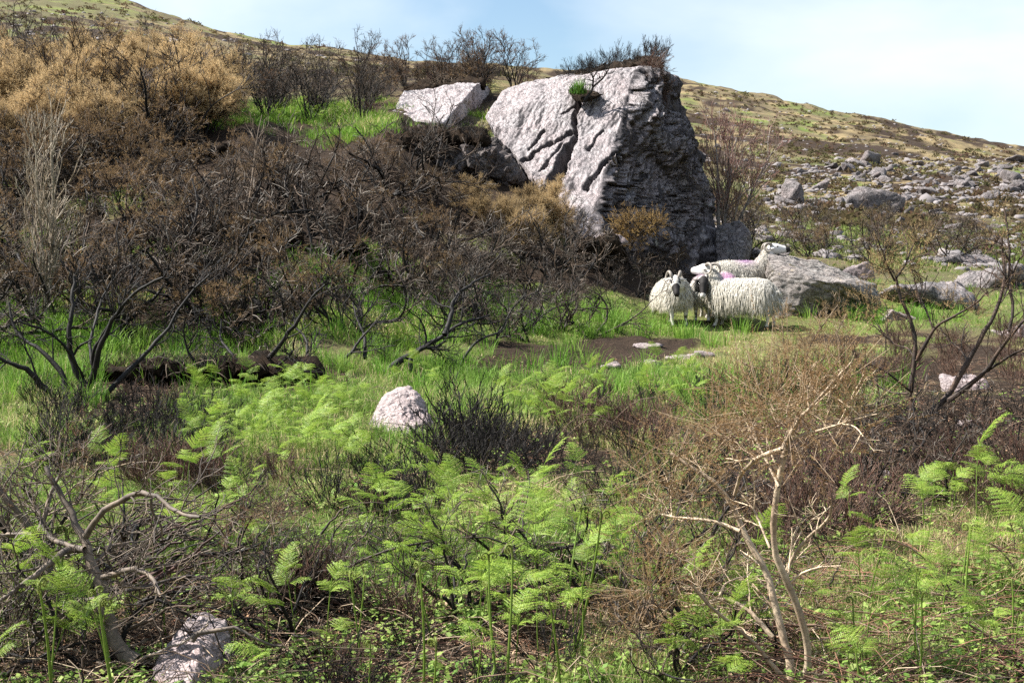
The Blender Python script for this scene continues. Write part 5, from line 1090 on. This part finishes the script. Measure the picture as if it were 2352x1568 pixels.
dq = at_ground(715, 1400)
peat('black peat hummock with stems on it amid the ferns', [(672, 1300, dq), (715, 1290, dq), (748, 1320, dq), (760, 1400, dq), (660, 1400, dq - .05), (660, 1340, dq), (700, 1410, dq - .08), (690, 1300, dq + .25), (745, 1340, dq + .25)], 26, .10, 6, 'peat_hummock', 'hummock')
rock('stone', [at(u, v, at_ground(1390, 640, dd)) for u, v, dd in [(1352, 552, .1), (1375, 531, .2), (1425, 540, .2), (1445, 556, .2), (1400, 566, 0), (1370, 540, .6), (1430, 550, .6), (1390, 585, .3)]], M_PINK, 'whitish stone on the peat lump at the crag foot', 5, amp=.03, freq=3, seed=31)
_c = stand(712, 1400); _rg = np.random.default_rng(12)
for i in range(7): (HEATHB + HEATH)[i % 5].spawn(_c + np.array([_rg.normal() * .07, _rg.normal() * .06, .10 + .04 * (i % 3)]), _rg.uniform(0, 6), _rg.uniform(.3, .5), _rg.normal(size=2) * .5, 'wiry dead heather tuft on the black peat hummock', 'heather on the peat hummock')
def stone(label, u, v, w, h, dep, mat, seed, level=5, group=None, sharp=30):
    c = stand(u, v); rng = np.random.default_rng(seed); P = c + (rng.uniform(-1, 1, (16, 3)) * [w / 2, dep / 2, h]) ; P[:, 2] = np.maximum(P[:, 2], c[2] - h * .4)
    return rock('stone', P, mat, label, level, group=group, sharp=sharp, amp=.05 * w, freq=2.5 / w, seed=seed)
stone('pinkish stone half sunk beside the dark gorse limbs', 2185, 895, .55, .16, .4, M_PINK, 41)
stone('small pink stone on the black soil under the gorse', 2215, 990, .17, .09, .15, M_PINK, 42)
stone('tiny pale stone on the black soil near the brambles', 2033, 1098, .07, .05, .06, M_PINK, 43, 4)
for i, (u, v, w) in enumerate([(1490, 797, .4), (1560, 822, .4), (1620, 816, .25), (1400, 842, .25), (1500, 836, .22)]):
    stone('flat pale stone set in the muddy path below the sheep', u, v, w, .05, .25, M_PINK, 50 + i, 4, 'flat stones in the path')
stone('smooth pinkish rock sheet in the grass right of the large boulder', 2130, 690, 1.9, .32, 2.6, M_ROCK, 61, 6)
stone('broad pinkish rock sheet beyond the dark gorse tips', 2310, 655, 2.2, .4, 2.8, M_ROCK, 62, 6)
stone('low pale rock beside the grass at the boulder end', 2060, 735, .6, .15, .5, M_PINK, 63)
stone('pink stone on the hill foot behind the large boulder', 1965, 640, .7, .35, .5, M_PINK, 64)
stone('dark small stone behind the large boulder', 1930, 660, .35, .28, .3, M_DARK, 65)
stone('long layered rock edge on the grass at the far right', 2300, 770, 1.6, .12, .4, M_PINK, 66)
stone('flat grey rock lip above the green bank', 2220, 605, 2.2, .3, 1.2, M_ROCK, 67)

# ---- boulder field on the right hill
def field():
    rng = np.random.default_rng(99); kinds = []
    for i in range(9):
        P = unit(rng.normal(size=(15, 3))) * rng.uniform(.75, 1.0, (15, 1)) * np.array([1, .8, .62]); V, F, c = rock_shape(P, 5 if i < 4 else 4, 26, .07, 1.6, seed=70 + i); kinds.append(mk_mesh('boulder', V, F, M_ROCK))
    n = 0; U, Vv, S = [], [], []
    def put(u0, u1, v0, v1, k, s): U.append(rng.uniform(u0, u1, k)); Vv.append(rng.uniform(v0, v1, k)); S.append(rng.lognormal(math.log(s), .5, k))
    put(1730, 2400, 375, 475, 150, .55); put(1950, 2400, 390, 450, 60, .7); put(1620, 2400, 300, 600, 70, .4); put(2180, 2400, 370, 420, 16, 1.3); put(1900, 2160, 450, 500, 16, .6); put(1830, 2000, 375, 400, 12, 1.0)
    u, v, s = map(np.concatenate, (U, Vv, S)); P = hit(u, v); order = np.argsort(-s / np.nan_to_num(P[:, 1], nan=1e9)); stuff = []
    for k in order:
        if np.isnan(P[k, 0]): continue
        me = kinds[rng.integers(9)]; sc = np.array([1, rng.uniform(.7, 1.1), rng.uniform(.6, 1.0)]) * s[k] * .62
        o = link('boulder', me); o.location = P[k] + [0, 0, sc[2] * .08]; o.scale = sc; o.rotation_euler = (rng.normal() * .3, rng.normal() * .3, rng.uniform(0, 6.28)); n += 1
        big = s[k] > 1.3
        tag(o, 'large grey boulder in the boulder field on the right hillside' if big else 'grey boulder in the scattered boulder field on the right hillside', 'boulder', 'large boulders on the hillside' if big else 'boulders on the hillside')
        if n >= 300: break
    D, F = ico(2); mb = MB()
    for zone, k, s0 in (((1600, 2850, 200, 620), 1200, .26), ((1750, 2400, 360, 480), 600, .32), ((0, 1200, 20, 150), 300, .35)):
        Q = hit(rng.uniform(*zone[:2], k), rng.uniform(*zone[2:], k)); Q = Q[~np.isnan(Q[:, 0])]; Q = Q[Q[:, 1] > 28]
        for q in Q:
            s1 = rng.lognormal(math.log(s0), .4); mb.add(q - [0, 0, s1 * .1] + D * (1 + .25 * rng.normal(size=(len(D), 1))) * s1 * [.6, .5, .36], F, np.array((0.21, 0.19, 0.19)) * rng.uniform(.7, 1.1))
    tag(link('small_stones', mb.mesh('small_stones', veg_mat('small_stone_grey', 0, .9, 0))), 'countless small grey stones strewn over the hillsides', 'stones', kind='stuff')
    # heath tufts on the hills
    mb = MB(); cols = ((0.075, 0.058, 0.042), (0.15, 0.115, 0.06), (0.12, 0.13, 0.045), (0.14, 0.075, 0.055))
    for zone, k, s0 in (((1560, 2900, 180, 560), 7500, .24), ((-40, 1250, -20, 180), 2200, .28), ((1600, 2420, 480, 640), 900, .25)):
        Q = hit(rng.uniform(*zone[:2], k), rng.uniform(*zone[2:], k)); Q = Q[~np.isnan(Q[:, 0])]; Q = Q[Q[:, 1] > 26]; nz = fbm(Q * [.06, .06, 0] + 70, 3); Q = Q[nz > -.15 + .15 * rng.normal(size=len(Q))]
        M = len(Q); per = 30; b = np.repeat(Q, per, 0); sz = np.repeat(s0 * rng.lognormal(0, .35, M) * (1 + Q[:, 1] / 220), per); dr = unit(rng.normal(size=(M * per, 3)) * [1, 1, .8] + [0, 0, .5])
        c = b + dr * (sz * rng.uniform(.1, .7, M * per))[:, None] * [1, 1, .6]; e = unit(np.cross(dr, rng.normal(size=(M * per, 3)))); w = (sz * .17)[:, None]
        V = np.stack([c - e * w, c + e * w, c + dr * w * 1.6], 1).reshape(-1, 3); mb.add(V, np.arange(len(V)).reshape(-1, 3), np.repeat(np.repeat(cmix(rng, M, *cols), per, 0) * rng.uniform(.6, 1.3, (M * per, 1)), 3, 0))
    tag(link('hill_heath', mb.mesh('hill_heath', M_SPINE)), 'low dark heath and scrub covering the far hillsides', 'heath', kind='stuff')
field()

# ---- turf, heather and gorse on the crag
def on_crag(u, v, dep): return at(u, v, dep)
peat('burnt turf cap along the top of the crag', [(1235, 190, 23.6), (1330, 170, 23.1), (1470, 140, 22.4), (1503, 134, 22.7), (1527, 165, 23.1), (1527, 215, 23.1), (1500, 235, 22.5), (1478, 175, 22.35), (1240, 180, 25), (1500, 135, 25), (1400, 150, 25)], 27, .10, 3, 'burnt_turf', 'turf')
peat('burnt turf along the top of the smaller slab', [(915, 222, 25.6), (1000, 200, 25.6), (1095, 188, 25.6), (1115, 196, 25.8), (1000, 180, 27), (920, 200, 27), (1120, 180, 27)], 28, .14, 4, 'burnt_turf', 'turf')
peat('turf ledge overhanging the blackened outcrop', [(890, 318, 20.6), (1000, 308, 20.7), (1110, 312, 20.8), (1130, 332, 20.7), (1000, 330, 20.4), (895, 335, 20.5), (900, 300, 22.4), (1110, 300, 22.4)], 29, .16, 3.4, 'turf_ledge', 'turf')
peat('earthy ledge in the crack of the crag face', [(1300, 205, 22.0), (1390, 218, 21.7), (1335, 240, 21.6), (1310, 225, 21.7), (1350, 200, 22.4)], 30, .03, 5, 'turf_ledge', 'turf', 5)
rngc = np.random.default_rng(3)
for i in range(17):
    t = i / 16; HEATH[i % 3].spawn(at(1290 + 225 * t + rngc.normal() * 8, 176 - 44 * t, 22.9 + rngc.uniform(0, .9)), rngc.uniform(0, 6), rngc.uniform(.45, .9) * (.7 + .6 * t), rngc.normal(size=2) * .3, 'black burnt heather tuft on the turf cap of the crag', 'heather on the crag top')
for i in range(18):
    HEATHB[i % 2].spawn(at(rngc.uniform(1485, 1528), 150 + i * 6, 22.35), rngc.uniform(0, 6), rngc.uniform(.6, .95), (rngc.uniform(.6, 1.1), rngc.uniform(.4, .9)), 'reddish dead heather hanging over the crag edge', 'dead heather on the crag edge')
for i in range(26):
    HEATH[i % 3].spawn(at(rngc.uniform(880, 1150), rngc.uniform(290, 335), 20.5 + rngc.uniform(-.1, 1.2)), rngc.uniform(0, 6), rngc.uniform(.3, .55), rngc.normal(size=2) * .3, 'small burnt heather tuft on the turf ledge', 'heather on the turf ledge')
traced('burnt_shrub', 'small black shrub rooted in the ledge on the crag face', (1345, 225), 21.55, [([(1342, 232), (1362, 205), (1362, 175), (1352, 160)], .03, .010, 0, -.1), ([(1362, 200), (1385, 180), (1398, 160), (1400, 150)], .02, .008, 0, -.1), ([(1362, 178), (1375, 160), (1378, 150)], .014, .006, 0, -.2)], BLK, 120, (5, .3, 3, .15, 2, .08), .25, minr=.004).location.z += 0
mb = MB(); b = np.repeat(at(1330, 212, 21.6)[None], 160, 0) + rngc.normal(size=(160, 3)) * [.07, .05, .01]
blades(mb, rngc, b, rngc.uniform(.12, .30, 160), np.full(160, .012), rngc.uniform(.05, .7, 160), cmix(rngc, 160, (0.06, 0.17, 0.02), (0.14, 0.26, 0.03)))
tag(link('grass_tuft', mb.mesh('grass_tuft', M_GRASS)), 'bright green grass tuft growing on the crag face', 'grass tuft')
traced('gorse_bush', 'golden gorse spray growing out at the shaded foot of the crag', (1440, 610), 19.6, [([(1440, 600), (1450, 560), (1480, 525), (1518, 515)], .02, .006, 0, -.1), ([(1440, 600), (1430, 550), (1440, 510), (1450, 490)], .018, .006, 0, 0), ([(1445, 590), (1420, 560), (1400, 545)], .014, .006, 0, .1)], BLKB, 121, (5, .4, 4, .2, 2, .1), .18, minr=.004,
    foliage=dict(at=[(1500, 515, -.1, .18), (1470, 520, 0, .2), (1440, 510, 0, .2), (1420, 530, .1, .18), (1515, 512, -.1, .1), (1450, 545, 0, .16)], n=120, len=.1, nsp=9, sp=.04, w=.009, col=((0.42, 0.27, 0.10), (0.32, 0.20, 0.075), (0.50, 0.345, 0.145))))
